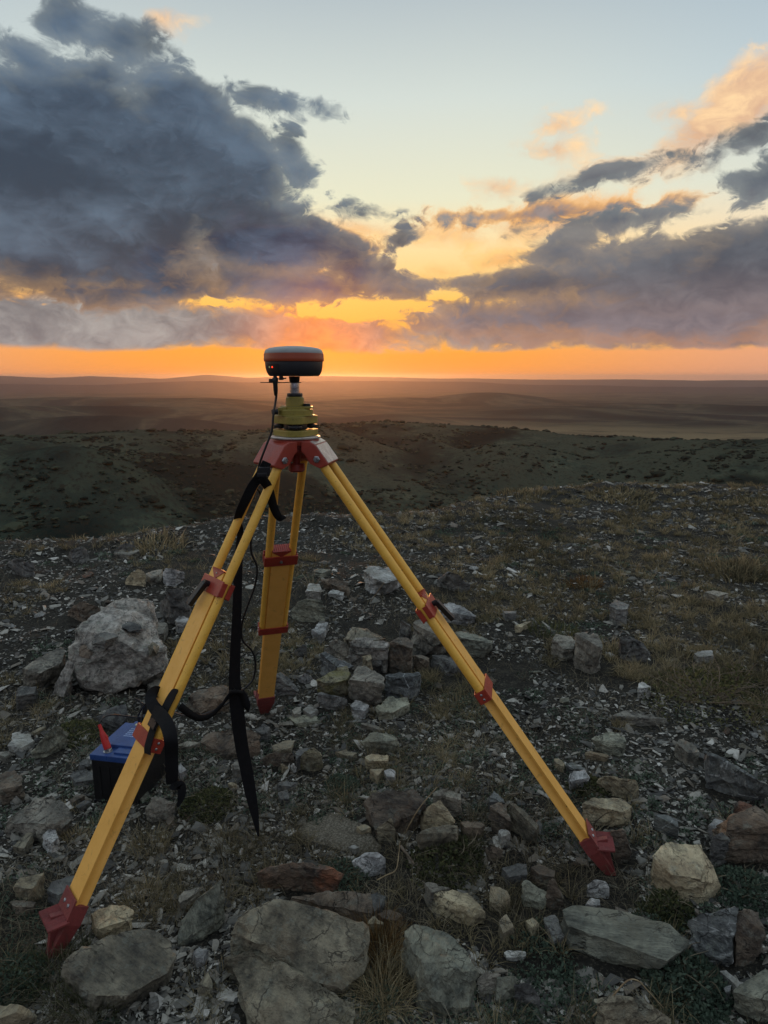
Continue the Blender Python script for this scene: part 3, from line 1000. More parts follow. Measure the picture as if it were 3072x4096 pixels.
H0, H1, H2, H3, H4, H5, H6 = ZT, ZT + 0.019, zz(422.8), zz(415.6), zz(405), zz(396.3), zz(393.2)
ROT0 = R(-90)
bm = BM(); tri_plate(bm, H0 + 0.0005, H1, 0.043, 0.030, ROT0 + R(6)); part('base_plate', bm, TRI_YEL, trib)
bm = BM(); tri_plate(bm, H2 - 0.001, H3, 0.041, 0.031, ROT0 + R(6)); part('upper_plate', bm, TRI_YEL, trib)
bm = BM(); b_lathe(bm, (AX.x, AX.y, 0), [(0.0, H1 + 0.001), (0.034, H1 + 0.001), (0.036, (H1 + H2) / 2), (0.034, H2 - 0.002), (0.0, H2 - 0.002)], 30); part('spring_plate', bm, BLACK, trib, True)
for k in range(3):
    an = ROT0 + R(6) + R(60) * 0 + k * 2 * math.pi / 3
    c0 = Vector((AX.x + math.cos(an) * 0.052, AX.y + math.sin(an) * 0.052, 0))
    bm = BM()
    prof = [(0.0, H1 + 0.001), (0.007, H1 + 0.001), (0.007, H1 + 0.004), (0.0195, H1 + 0.005), (0.0205, H1 + 0.008), (0.0205, H2 - 0.009), (0.0195, H2 - 0.006), (0.009, H2 - 0.005), (0.009, H2 - 0.0015), (0.0, H2 - 0.0015)]
    b_lathe(bm, c0, prof, 28)
    for j in range(14):
        q = 2 * math.pi * j / 14
        b_tube(bm, [c0 + Vector((math.cos(q) * 0.0205, math.sin(q) * 0.0205, H1 + 0.0075)), c0 + Vector((math.cos(q) * 0.0205, math.sin(q) * 0.0205, H2 - 0.0085))], 0.0016, 6)
    part('foot_screw', bm, BLACK, trib, True)
bm = BM()
b_lathe(bm, (AX.x, AX.y, 0), [(0.0, H3 + 0.0005), (0.060, H3 + 0.0005), (0.060, H3 + 0.002), (0.053, H3 + 0.003), (0.053, H3 + 0.017), (0.051, H3 + 0.019), (0.044, H3 + 0.0195), (0.044, H4 - 0.003), (0.0, H4 - 0.003)], 44)
part('socket', bm, TRI_YEL, trib, True)
bm = BM()
b_lathe(bm, (AX.x, AX.y, 0), [(0.0, H4 - 0.0025), (0.027, H4 - 0.0025), (0.0265, H5 - 0.004), (0.024, H5 - 0.001), (0.0, H5 - 0.001)], 36)
part('adapter', bm, TRI_YEL, trib, True)
# boxy boss of the adapter with its level vial
bm = BM()
cx_ = Vector((AX.x + 0.036, AX.y - 0.012, (H3 + 0.022 + H4 - 0.004) / 2))
b_box(bm, cx_, Vector((0.017, 0, 0)), Vector((0, 0.018, 0)), Z * ((H4 - H3 - 0.026) / 2 + 0.001), 0.003)
part('level_housing', bm, TRI_YEL, trib)
bm = BM()
b_lathe(bm, cx_ + Z * ((H4 - H3 - 0.026) / 2 + 0.001), [(0.0, 0.0), (0.011, 0.0), (0.011, 0.006), (0.009, 0.008), (0.0, 0.0085)], 20)
part('level_vial', bm, BLACK, trib, True)
bm = BM()
c0 = Vector((AX.x - 0.047, AX.y - 0.035, H3 + 0.013))
b_tube(bm, [c0, c0 + Vector((-0.014, -0.006, 0)), c0 + Vector((-0.0165, -0.007, 0))], [0.0085, 0.0085, 0.0065], 14)
part('lock_knob', bm, BLACK, trib, True)
bm = BM()
c0 = Vector((AX.x - 0.033, AX.y - 0.03, H4 - 0.010))
b_box(bm, c0, Vector((0.012, 0, 0)), Vector((0, 0.012, 0)), Z * 0.0045, 0.0015)
part('sight_window', bm, TRI_YEL, trib)
bm = BM()
b_lathe(bm, (AX.x, AX.y, 0), [(0.0, H5 - 0.0008), (0.0225, H5 - 0.0008), (0.0232, H5 + 0.002), (0.0232, H6 - 0.002), (0.0222, H6), (0.0, H6)], 30)
part('black_collar', bm, BLACK, trib, True)
bm = BM()
zt = zz(382.2)
b_lathe(bm, (AX.x, AX.y, 0), [(0.0, H6 + 0.0004), (0.0135, H6 + 0.0004), (0.0135, H6 + 0.010), (0.0120, H6 + 0.011), (0.0120, H6 + 0.014), (0.0138, H6 + 0.015), (0.0138, zt - 0.003), (0.0130, zt), (0.0, zt)], 26)
part('spigot', bm, STEEL, trib, True)

# ------------------------------------------------------------------ satellite receiver
rec = empty('satellite_receiver', (AX.x, AX.y, zt))
tag(rec, 'round satellite receiver with white dome, orange band and charcoal base', 'survey receiver')
zb, zo0, zo1, ztop = zz(376.2), zz(361.6), zz(353.6), zz(346.2)
cR = (AX.x, AX.y, 0)
k_ = 0.086
bm = BM(); b_lathe(bm, cR, [(0.0, ztop), (0.03, ztop - 0.0006), (0.055, ztop - 0.003), (0.072, ztop - 0.006), (0.081, ztop - 0.0105), (0.0845, ztop - 0.016), (0.085, zo1 + 0.0004), (0.0, zo1 + 0.0004)], 64); part('dome', bm, WHITE, rec, True)
bm = BM(); b_lathe(bm, cR, [(0.0, zo1), (0.0862, zo1), (0.0872, zo1 - 0.003), (0.0868, zo1 - 0.010), (0.0874, zo1 - 0.012), (0.0876, zo0 + 0.003), (0.0866, zo0), (0.0, zo0)], 64); part('band', bm, ORANGE, rec, True)
bm = BM(); b_lathe(bm, cR, [(0.0, zo0 - 0.0004), (0.0838, zo0 - 0.0004), (0.0842, zo0 - 0.004), (0.083, zo0 - 0.018), (0.080, zb + 0.012), (0.0755, zb + 0.004), (0.071, zb), (0.0, zb)], 64); part('lower_housing', bm, CHAR, rec, True)
bm = BM(); b_lathe(bm, cR, [(0.0, zb - 0.0004), (0.0165, zb - 0.0004), (0.0162, zb - 0.004), (0.0150, zt + 0.003), (0.0140, zt + 0.0005), (0.0, zt + 0.0005)], 26); part('neck', bm, BLACK, rec, True)
# status panel with two lamps on the side turned to the camera
pa = R(-90 - 40)
def on_rim(an, r, z): return Vector((AX.x + math.cos(an) * r, AX.y + math.sin(an) * r, z))
bm = BM()
vs = []
for j in range(9):
    an = pa + R(-17 + 34 * j / 8)
    vs.append([bm.verts.new(on_rim(an, 0.0842, zo0 - 0.008)), bm.verts.new(on_rim(an, 0.0836, zo0 - 0.016)), bm.verts.new(on_rim(an, 0.0812, zb + 0.011)), bm.verts.new(on_rim(an, 0.079, zb + 0.011)), bm.verts.new(on_rim(an, 0.081, zo0 - 0.008))])
for p_, q_ in zip(vs, vs[1:]):
    for k in range(4):
        bm.faces.new((p_[k], p_[k + 1], q_[k + 1], q_[k]))
pan = part('status_panel', bm, BLACK, rec, True)
for an, cm, nm in ((pa + R(-9), emit_mat('amber_lamp', lin(120, 130, 90), 0.5), 'status_lamp'), (pa + R(0), emit_mat('red_lamp', lin(255, 60, 30), 1.2), 'status_lamp')):
    bm = BM()
    p0 = on_rim(an, 0.0838, zo0 - 0.0165); dd_ = Vector((math.cos(an), math.sin(an), 0))
    b_tube(bm, [p0 - dd_ * 0.001, p0 + dd_ * 0.001], 0.0026, 12)
    l_ = link(nm, bm_mesh(nm, bm), cm, pan); l_.location = (0, 0, 0)
    l_["label"] = 'small red status lamp' if 'red' in cm.name else 'small pale status lamp'
# sockets under the housing, and the thin measuring hook
bm = BM()
s1 = on_rim(R(-90 - 44), 0.070, zb); s2 = on_rim(R(-90 - 30), 0.062, zb)
b_tube(bm, [s1 + Z * 0.002, s1 - Z * 0.010], 0.0055, 12)
part('socket_port', bm, BLACK, rec, True)
bm = BM()
b_tube(bm, [s2 + Z * 0.002, s2 - Z * 0.006], 0.006, 12)
b_tube(bm, [s2 - Z * 0.006, s2 - Z * 0.009, s2 - Z * 0.011], [0.0075, 0.0075, 0.004], 12)
b_box(bm, s2 + Vector((0.010, 0, -0.006)), Vector((0.005, 0, 0)), Vector((0, 0.003, 0)), Z * 0.002, 0.0008)
part('capped_port', bm, BLACK, rec, True)
bm = BM()
zr = zz(382.4)
b_tube(bm, [Vector((AX.x - 0.098, AX.y - 0.016, zr)), Vector((AX.x + 0.022, AX.y - 0.016, zr))], 0.0013, 8)
part('measuring_hook', bm, BLACK, rec, True)

# ------------------------------------------------------------------ cable from the receiver to the battery
LL = LEGS['left']
def P(u, v, Y): return at_y(u, v, Y)
cab_top = s1 - Z * 0.010
bm = BM()
cab = [cab_top, P(276.8, 388, 2.0), P(275.5, 402, 2.0), P(273.5, 414, 1.985), P(271.8, 430, 1.98), P(266.5, 445, 1.975), P(261.5, 458, 1.975), P(258, 470, 1.985),
       P(256, 486, 2.0), P(259.5, 492, 2.02), P(261, 502, 2.03), P(257.5, 512, 2.03), P(253, 526, 2.02), P(251, 540, 2.02), P(251.5, 553, 2.03), P(257, 567, 2.04),
       P(255, 585, 2.05), P(247.5, 606, 2.05), P(242, 624, 2.06), P(242.5, 640, 2.07), P(252, 651, 2.1), P(255.5, 664, 2.12), P(253, 679, 2.12), P(244, 689, 2.1),
       P(228, 703, 2.08), P(205, 714, 2.06), P(188, 716, 2.08), P(172, 712, 2.14), P(158, 705, 2.2), P(150, 701, 2.25), P(143, 707, 2.3), P(138, 716, 2.32)]
b_tube(bm, spline(cab, 6), 0.0033, 8)
cable = link('cable', bm_mesh('cable', bm, True), RUBBER); tag(cable, 'thin black power cable hanging from the receiver down between the tripod legs', 'cable')
bm = BM()
b_tube(bm, [cab_top + Z * 0.006, cab_top - Z * 0.004, cab_top - Z * 0.012, cab_top - Z * 0.03, cab_top - Z * 0.045], [0.0085, 0.0085, 0.0068, 0.0062, 0.004], 14)
b_box(bm, cab_top + Vector((-0.012, 0, -0.003)), Vector((0.006, 0, 0)), Vector((0, 0.006, 0)), Z * 0.006, 0.002)
pl = link('plug', bm_mesh('plug', bm, True), BLACK, cable); pl.location = (0, 0, 0)

# ------------------------------------------------------------------ straps
Xr = Vector((1, 0.25, 0)).normalized()
bm = BM()
pts = [P(267, 462, 1.90), P(263, 470, 1.90), P(258, 478, 1.905), P(252, 487, 1.91), P(246, 499, 1.915), P(240, 512, 1.93), P(237.5, 521, 1.97), P(240.5, 530, 2.0), P(239.5, 545, 2.0), P(238.5, 565, 1.99),
       P(237.6, 590, 1.98), P(236.6, 620, 1.97), P(235.2, 655, 1.96), P(234.6, 680, 1.955), P(236, 697, 1.95), P(238, 718, 1.95), P(241.5, 745, 1.95), P(246, 768, 1.945), P(250, 790, 1.94), P(254.5, 812, 1.935), P(258.5, 836, 1.93)]
ws = [.013, .013, .013, .014, .014, .013, .010, .009, .011, .012, .013, .014, .016, .017, .021, .021, .020, .019, .018, .013, .003]
SP_ = spline(pts, 5)
WS_ = np.interp(np.linspace(0, 1, len(SP_)), np.linspace(0, 1, len(ws)), ws).tolist()
b_ribbon(bm, SP_, WS_, Xr, 0.0022)
strap = link('carrying_strap', bm_mesh('carrying_strap', bm, True), WEB); tag(strap, 'long black carrying strap hanging knotted from the left tripod shoulder', 'strap')
strap.data.set_sharp_from_angle(angle=R(40))
bm = BM()
b_box(bm, P(264, 471.5, 1.888), Xr * 0.017, Vector((0.1, 0, 0.95)).normalized() * 0.013, Vector((0, 1, 0)) * 0.004, 0.003)
b_box(bm, P(262, 475, 1.884), Xr * 0.014, Vector((0.1, 0, 0.95)).normalized() * 0.006, Vector((0, 1, 0)) * 0.004, 0.003)
bk = link('buckle', bm_mesh('buckle', bm), BLACK, strap); bk.location = (0, 0, 0)
bm = BM()
b_ribbon(bm, spline([P(262, 478, 1.9), P(268, 487, 1.93), P(271, 497, 1.97), P(274, 508, 2.0), P(279, 517, 2.01), P(286, 517.5, 2.01)], 5), np.interp(np.linspace(0, 1, 26), [0, .6, .85, 1], [.013, .0125, .011, .002]).tolist(), Vector((1, .2, .5)).normalized(), 0.0018)
tl = link('loose_tail', bm_mesh('loose_tail', bm, True), WEB, strap); tl.location = (0, 0, 0)
bm = BM()
kc = P(236, 690, 1.945)
b_tube(bm, spline([kc + Vector((-0.017, 0, -0.004)), kc + Vector((-.01, -.012, 0)), kc + Vector((0.004, -.015, 0.002)), kc + Vector((.016, -.006, -.004)), kc + Vector((.018, .008, -.006))], 4), 0.006, 8)
b_ribbon(bm, spline([kc + Vector((.012, 0, -.004)), P(244, 697, 1.95), P(247, 706, 1.95), P(248.5, 712, 1.95)], 4), [.012] * 8 + [.011, .009, .006, .004, .003], Vector((1, 0, .4)), .0018)
kn = link('knot', bm_mesh('knot', bm, True), WEB, strap); kn.location = (0, 0, 0)
bm = BM()
b_ribbon(bm, spline([kc, P(228, 697, 1.94), P(221, 706, 1.92), P(211, 715, 1.88), P(200, 718, 1.83), P(190, 714, 1.77), P(180, 706, 1.72)], 5), [.007] * 10 + [.010] * 21, Vector((0.3, 0, 1)).normalized(), .0016)
sg = link('side_strap', bm_mesh('side_strap', bm, True), WEB, strap); sg.location = (0, 0, 0)

# strap wound round the lower part of the left leg
def LP(v, x, h):
    """point on the left leg: row v, fraction x across (-1 = camera left .. 1), h metres above its face"""
    s = LL['s_at'](v)
    sx = -1 if LL['t'].x < 0 else 1
    return LL['T'] + LL['d'] * s + LL['t'] * sx * x * LL['ow'] + LL['n'] * (LL['pr'] + h)
Dl, Nl = LL['d'], LL['n']


def LQ(u, v, off):
    """point at pixel (u, v) lying off metres in front of the face of the left leg"""
    s = LL['s_at'](v)
    q = LL['T'] + Dl * s + Nl * (0.0156 + off)
    dr = ray(u, v)
    k = (q - Vector((0, 0, EYE))).dot(Nl) / dr.dot(Nl)
    return Vector((0, 0, EYE)) + dr * k


def face_ribbon(pts, hw, nrm, n=5):
    bm = BM()
    P_ = spline(pts, n)
    sides = []
    for i in range(len(P_)):
        dd_ = P_[min(i + 1, len(P_) - 1)] - P_[max(i - 1, 0)]
        nn_ = nrm[0].lerp(nrm[1], i / (len(P_) - 1)) if isinstance(nrm, tuple) else nrm
        sides.append(dd_.cross(nn_).normalized())
    ws_ = np.interp(np.linspace(0, 1, len(P_)), np.linspace(0, 1, len(hw)), hw).tolist()
    b_ribbon(bm, P_, ws_, sides, .0012)
    return bm


def strap_piece(name, bm, par=None):
    o = link(name, bm_mesh(name, bm, True), WEB, par)
    o.data.set_sharp_from_angle(angle=R(35))
    if par: o.location = (0, 0, 0)
    return o


ls = strap_piece('tie_strap', face_ribbon([LQ(178.0, 690.5, .004), LQ(173.5, 694, .005), LQ(169, 701, .006), LQ(164.5, 710, .007), LQ(159, 718, .008)], [.003, .017, .019, .019, .019], Nl))
tag(ls, 'black strap wound round the lower left leg with loops and a hanging end', 'strap')
strap_piece('strap_loop', face_ribbon([LQ(160.5, 714, .012), LQ(154, 707, .020), LQ(150.5, 699, .024), LQ(153.5, 693, .016), LQ(157.5, 692, .002), LQ(158.5, 697, -.006)], [.018, .017, .016, .016, .016, .016], (Vector((-.5, -.6, .5)), Vector((.6, -.7, .2)))), ls)
strap_piece('strap_band', face_ribbon([LQ(153.5, 727, .008), LQ(151, 735, .0085), LQ(149, 742, .0085), LQ(147.5, 748, .0075), LQ(147.5, 754, .002)], [.0165, .0165, .0165, .0165, .0165], Nl), ls)
bm = BM()
b_box(bm, LQ(154, 722, .012), LL['t'] * .020, Dl * .016, Nl * .005, .003)
x_ = link('buckle', bm_mesh('buckle', bm), BLACK, ls); x_.location = (0, 0, 0)
bm = BM()
b_box(bm, LQ(154.5, 718.5, .018), LL['t'] * .017, Dl * .005, Nl * .004, .002)
x_ = link('buckle_bar', bm_mesh('buckle_bar', bm), BLACK, ls); x_.location = (0, 0, 0)
Yt = LQ(171, 742, .02).y
strap_piece('hanging_end', face_ribbon([LQ(153, 711, .022), LQ(157, 712.5, .030), LQ(162.5, 717.5, .032), LQ(168, 727, .030), at_y(171, 741, Yt), at_y(171.5, 757, Yt + .015), at_y(172, 771, Yt + .02), at_y(172, 784, Yt + .03)], [.017, .018, .018, .018, .017, .0165, .016, .015], (Vector((.1, -.9, .5)), Vector((.25, -1, .1)))), ls)
strap_piece('strap_tip', face_ribbon([at_y(172, 783.5, Yt + .028), at_y(175.5, 786.5, Yt + .024), at_y(180, 784.5, Yt + .02), at_y(182, 790, Yt + .02), at_y(181, 798, Yt + .02), at_y(178, 806.5, Yt + .02)], [.012, .011, .011, .011, .009, .003], Vector((.3, -1, .3))), ls)

# ------------------------------------------------------------------ car battery on the ground
g0 = ground_at(94.0, 803.0)
g1 = ground_at(145.0, 806.0)
bx = Vector((g1.x - g0.x, g1.y - g0.y, 0)).normalized()
by = Vector((-bx.y, bx.x, 0))
if by.y < 0: by = -by
BW, BL, BH = 0.178, 0.236, 0.0
pz = 1.0
# height from the photographed lid edge
for k in range(100):
    p = g0 + Z * (k * 0.003)
    q = Vector((p.x, p.y, p.z - EYE)); dep = CP * q.y - SP * q.z
    if 512 - FPX * (SP * q.y + CP * q.z) / dep < 760: break
BH = k * 0.003
bat = empty('car_battery', g0 + bx * BW / 2 + by * BL / 2)
tag(bat, 'car battery with a black case and blue lid standing behind the left tripod leg', 'battery')
def BP(x, y, z): return g0 + bx * (x * BW) + by * (y * BL) + Z * z
ex, ey = bx * BW / 2, by * BL / 2
bm = BM()
b_box(bm, BP(.5, .5, BH / 2 - .012), ex * .97, ey * .98, Z * (BH / 2 + .012), .004)
b_box(bm, BP(.5, .5, .006), ex * 1.0, ey * 1.0, Z * .008, .003)
for k in range(4):
    b_box(bm, BP(.18 + .21 * k, .008, BH * .5), bx * .004, by * .002, Z * BH * .36, .001)
part('case', bm, BLACK, bat)
bm = BM()
b_box(bm, BP(.5, .5, BH + .009), ex * 1.015, ey * 1.0, Z * .011, .004)
b_box(bm, BP(.62, .60, BH + .026), ex * .70, ey * .74, Z * .008, .004)
b_box(bm, BP(.72, .16, BH + .021), ex * .50, ey * .17, Z * .006, .003)
lid = part('lid', bm, BLUE, bat)
bm = BM()
b_tube(bm, [BP(.80, .093, BH + .020), BP(.80, .080, BH + .020)], .006, 14)
b_box(bm, BP(.34, .30, BH + .0225), ex * .24, ey * .10, Z * .0015, .0006)
x_ = link('vent_plug', bm_mesh('vent_plug', bm), BLACK, lid); x_.location = (0, 0, 0)
PRINT = paint('pale_print', lin(150, 170, 206), lin(130, 152, 192), 0.4, 0.0, scale=60, bumpy=0.0)
bm = BM()
rs = random.Random(4)
for row in range(5):
    x = .36
    while x < .60:
        w = rs.uniform(.012, .04)
        b_box(bm, BP(x + w / 2, .50 + row * .055, BH + .0345), bx * BW * w / 2, by * .0035, Z * .0004)
        x += w + .012
x_ = link('printed_label', bm_mesh('printed_label', bm), PRINT, lid); x_.location = (0, 0, 0)
x_["label"] = 'rows of worn pale print on the blue lid'
bm = BM()
b_box(bm, BP(.42, .86, BH + .0345), bx * .012, by * .006, Z * .0005)
x_ = link('state_window', bm_mesh('state_window', bm), paint('cream_print', lin(206, 200, 160), rough=.4, grime=0, bumpy=0), lid); x_.location = (0, 0, 0)
bm = BM()
tb = BP(.30, .13, BH + .019)
b_lathe(bm, tb, [(0, 0), (.016, 0), (.016, .003), (.010, .004), (.0085, .018), (0, .018)], 20)
part('terminal', bm, STEEL, bat, True)
# red and black clips with their leads
rc_ = empty('battery_clip', tb + Z * .012)
tag(rc_, 'red insulated clip on the front battery terminal', 'battery clip', 'clips on the battery terminals')
tipc = at_y(99.3, 724.5, tb.y + .02)
b0c = tb + Z * .012
bm = BM()
dirc = (tipc - b0c)
b_tube(bm, [b0c, b0c + dirc * .12, b0c + dirc * .34, b0c + dirc * .55, b0c + dirc * .66, b0c + dirc * .72, tipc], [.0125, .013, .0125, .0105, .0085, .0065, .0058], 12)
b_box(bm, b0c + dirc * .48 + bx * .010, bx * .004, by * .005, dirc * .08, .001)
part('grip', bm, REDP, rc_, True)
bm = BM()
b_box(bm, b0c - dirc * .06, bx * .011, by * .008, dirc * .07, .002)
part('jaw', bm, STEEL, rc_)
kc2 = at_y(130.5, 720, BP(.5, .8, 0).y)
kb = BP(.55, .88, BH + .033)
bc_ = empty('battery_clip', kb)
tag(bc_, 'black clip with a glinting end standing on the back battery terminal', 'battery clip', 'clips on the battery terminals')
bm = BM()
b_tube(bm, [kb, kb + Z * .02, kb + Z * .035, kb + Vector((.004, 0, .052)), kb + Vector((.006, 0, .085))], [.013, .014, .012, .009, .0065], 12)
b_box(bm, kb + Vector((-.004, -.012, .03)), bx * .014, by * .008, Z * .014, .003)
part('grip', bm, BLACK, bc_, True)
bm = BM()
c0 = kb + Vector((.002, -.018, .036))
b_tube(bm, [c0, c0 + Vector((.010, -.006, .014))], [.009, .0085], 12)
part('knob', bm, BLACK, bc_, True)
bm = BM()
b_tube(bm, spline([tipc, tipc + Vector((.004, .01, .012)), at_y(105, 716.5, tb.y + .06), at_y(113, 714.8, tb.y + .09), at_y(121, 715.5, kb.y - .03), kb + Vector((-.012, -.01, .034))], 6), .0028, 8)
x_ = link('red_clip_lead', bm_mesh('red_clip_lead', bm, True), RUBBER); tag(x_, 'thin black lead arching between the red and black battery clips', 'cable')
bm = BM()
b_tube(bm, spline([kb + Vector((.006, 0, .085)), at_y(134.5, 699, kb.y), at_y(139.5, 701, kb.y), at_y(142.5, 709, kb.y - .01), at_y(141, 722, kb.y - .03), at_y(139.5, 732, kb.y - .06)], 6), .0028, 8)
x_ = link('black_clip_lead', bm_mesh('black_clip_lead', bm, True), RUBBER); tag(x_, 'short black lead looping over the back of the battery to the strap', 'cable')

# ------------------------------------------------------------------ rocks
CROP = {'A': (0, 825, .1507), 'B': (250, 825, .1507), 'C': (500, 775, .16155), 'D': (0, 500, .1507), 'E': (250, 550, .1507), 'F': (475, 550, .1766),
        'G': (0, 675, .12055), 'H': (175, 700, .12055), 'I': (325, 725, .1507), 'J': (550, 700, .1314)}
FOOT = []                                            # footprints: (x, y, radius, short name)


def rock_mesh(name, pts, seed, amp=1.0, edge=None, layer=0.16, cuts=3, pit=0.0):
    rnd = random.Random(seed)
    bm = BM()
    for p in pts:
        bm.verts.new(p)
    res = bmesh.ops.convex_hull(bm, input=bm.verts[:])
    bmesh.ops.delete(bm, geom=list({g for g in res['geom_interior'] + res['geom_unused'] if isinstance(g, bmesh.types.BMVert)}), context='VERTS')
    loose = [v for v in bm.verts if not v.link_faces]
    if loose: bmesh.ops.delete(bm, geom=loose, context='VERTS')
    c = sum((v.co for v in bm.verts), Vector()) / len(bm.verts)
    size = max((v.co - c).length for v in bm.verts) * 2
    # knock off corners along random fracture planes
    for k in range(cuts):
        dirn = Vector((rnd.gauss(0, 1), rnd.gauss(0, 1), rnd.gauss(0, .8))).normalized()
        if dirn.z < -.3: dirn.z *= -1
        ext = max((v.co - c).dot(dirn) for v in bm.verts)
        pl_ = c + dirn * ext * rnd.uniform(.93, .985)
        r_ = bmesh.ops.bisect_plane(bm, geom=bm.verts[:] + bm.edges[:] + bm.faces[:], plane_co=pl_, plane_no=dirn, clear_outer=True)
        ed_ = [g for g in r_['geom_cut'] if isinstance(g, bmesh.types.BMEdge)]
        if ed_:
            bmesh.ops.holes_fill(bm, edges=ed_)
    bmesh.ops.dissolve_limit(bm, angle_limit=R(6), verts=bm.verts[:], edges=bm.edges[:])
    e = edge or min(max(size / 26, 0.008), 0.024)
    for it in range(6):
        bmesh.ops.triangulate(bm, faces=bm.faces[:])
        long_ = [x for x in bm.edges if x.calc_length() > e * 1.5]
        if not long_ or len(bm.verts) > 4600: break
        bmesh.ops.subdivide_edges(bm, edges=long_, cuts=1)
    bmesh.ops.triangulate(bm, faces=bm.faces[:])
    bm.normal_update()
    off = Vector((rnd.uniform(-50, 50), rnd.uniform(-50, 50), rnd.uniform(-50, 50)))
    bed = Vector((rnd.uniform(-.35, .35), rnd.uniform(-.35, .35), 1)).normalized()
    thick = size * rnd.uniform(.05, .09)
    A = size * 0.036 * amp
    new = []
    for v in bm.verts:
        p = v.co
        q = (p + off)
        d1 = mnoise.fractal(q * (3.2 / size), 1.0, 2.0, 4) * 0.75
        qb = q - bed * q.dot(bed) * .35
        dist, vp_ = mnoise.voronoi(qb * (4.2 / size))
        hc = math.sin(vp_[0].x * 127.1 + vp_[0].y * 311.7 + vp_[0].z * 74.7) * 43758.5453
        d4 = (hc - math.floor(hc)) - .5
        d2 = (dist[1] - dist[0]) * 0.9 - 0.35
        warp = mnoise.noise(q * (4 / size)) * thick * 1.3
        lay = math.floor((p.dot(bed) + warp) / thick)
        hsh = ((lay * 7919 + seed * 104729) % 97) / 97.0 - 0.5
        nrm = v.normal
        lat = nrm - bed * nrm.dot(bed)
        d3 = mnoise.fractal(q * (14 / size), 0.8, 2.1, 3) * (0.34 + pit)
        new.append(p + nrm * A * (d1 * .55 + d2 * 0.35 + d3 + d4 * 1.05) + lat * (hsh * A * 2.6 * layer * 2))
    for v, p in zip(bm.verts, new):
        v.co = p
    c = Vector((c.x, c.y, min(v.co.z for v in bm.verts)))
    for v in bm.verts:
        v.co -= c
    me = bm_mesh(name, bm, True)
    me.set_sharp_from_angle(angle=R(17))
    return me, c, size


_seed = [100]


def rock(crop, label, mat, top, front=(), h=0.08, name='rock', cat='rock', amp=1.0, short=None, layer=.16, group=None, base=True):
    ou, ov, s = CROP[crop]
    _seed[0] += 1
    hs = [p[2] if len(p) > 2 else h for p in top]
    if min(hs) >= .045 and max(hs) - min(hs) > .02:      # keep the top faces close to level
        hm = sum(hs) / len(hs)
        top = [(p[0], p[1], (hm + .45 * (q - hm)) * .85) for p, q in zip(top, hs)]
    ms = [ground_at(ou + p[0] * s, ov + p[1] * s, p[2] if len(p) > 2 else h) for p in top]
    m_ = sum(ms, Vector()) / len(ms)
    zr = gz(m_.x, m_.y)

    def on_plane(p, hh):
        d = ray(ou + p[0] * s, ov + p[1] * s)
        k = (EYE - zr - hh) / -d.z
        return Vector((d.x * k, d.y * k, zr + hh))
    T3 = [on_plane(p, p[2] if len(p) > 2 else h) for p in top]
    c = sum(T3, Vector()) / len(T3)
    pts = list(T3)
    fr = [on_plane(p, 0.0) for p in front]
    hm_ = max(p.z for p in T3) - zr
    for p in fr:
        q = p.lerp(Vector((c.x, c.y, p.z)), .07)
        pts.append(q - Z * .06)
        pts.append(p.lerp(q, .4) + Z * hm_ * .22)
    for p in T3:
        q = p.lerp(Vector((c.x, c.y, p.z)), 0.10)
        q.z = zr - 0.05
        if q.y > c.y or not fr:
            pts.append(q)
    me, cc, size = rock_mesh(name, pts, _seed[0], amp, layer=layer)
    o = link(name, me, ROCK[mat], None, cc)
    tag(o, label, cat, group, 'thing')
    FOOT.append((cc.x, cc.y, size * 0.42, short))
    return o


def boulder_part(par, name, crop, mat, pts, seed, label=None, edge=None):
    """pts: (x, y, Y-distance) in crop pixels"""
    ou, ov, s = CROP[crop]
    P3 = [at_y(ou + p[0] * s, ov + p[1] * s, p[2]) for p in pts]
    me, cc, size = rock_mesh(name, P3, seed, 1.0 if edge else .9, edge=edge, pit=.15 if edge else 0, layer=.04 if edge else .16)
    o = link(name, me, ROCK[mat], par)
    o.location = cc - par.location
    if label: o['label'] = label
    return o


rock('A', 'broad flat olive slab with a rough front face, leaning before the left tripod shoe', 'olive', [(420, 905, .07), (570, 790, .11), (730, 755, .13), (870, 665, .14), (985, 690, .13), (1130, 760, .11), (1155, 870, .09), (1100, 970, .06), (850, 1120, .05), (640, 1130, .06)], [(430, 1170), (560, 1250), (820, 1190)], name='flat_rock', short='leaning olive slab')
rock('A', 'tall pale green pointed shard leaning beside the broad olive slab', 'green', [(1478, 348, .13), (1440, 560, .08), (1428, 650, .05), (1185, 795, .02), (1195, 640, .05), (1290, 500, .09)], [(1180, 810), (1430, 670)], name='flat_rock', short='pale green shard')
rock('A', 'low grey slab tucked behind the pale green shard', 'grey', [(1180, 485), (1235, 430), (1320, 400), (1330, 430), (1195, 520)], h=.04)
rock('A', 'grassy tan stone directly behind the left tripod shoe', 'tan', [(610, 575), (690, 545), (840, 525), (880, 570), (860, 630), (650, 690)], [(600, 720), (830, 700)], h=.06, short='stone behind the left shoe')
rock('A', 'pale cream block with a dark front, far side of the left shoe', 'tan', [(95, 410), (130, 350), (290, 320), (235, 390), (215, 425)], [(90, 445), (150, 480), (230, 465)], h=.055)
rock('A', 'dark grey slab next to the pale cream block', 'slate', [(310, 430), (345, 370), (490, 335), (520, 345), (470, 420), (385, 470)], h=.05)
rock('A', 'small brown wedge below the pale cream block', 'brown', [(70, 510), (150, 490), (240, 510), (220, 545), (100, 545)], h=.03)
rock('A', 'flat yellowish stone cut by the bottom corner of the scene', 'tan', [(-60, 1190), (0, 1185), (130, 1200), (110, 1245), (0, 1280)], [(0, 1400), (260, 1310), (150, 1290)], h=.06)
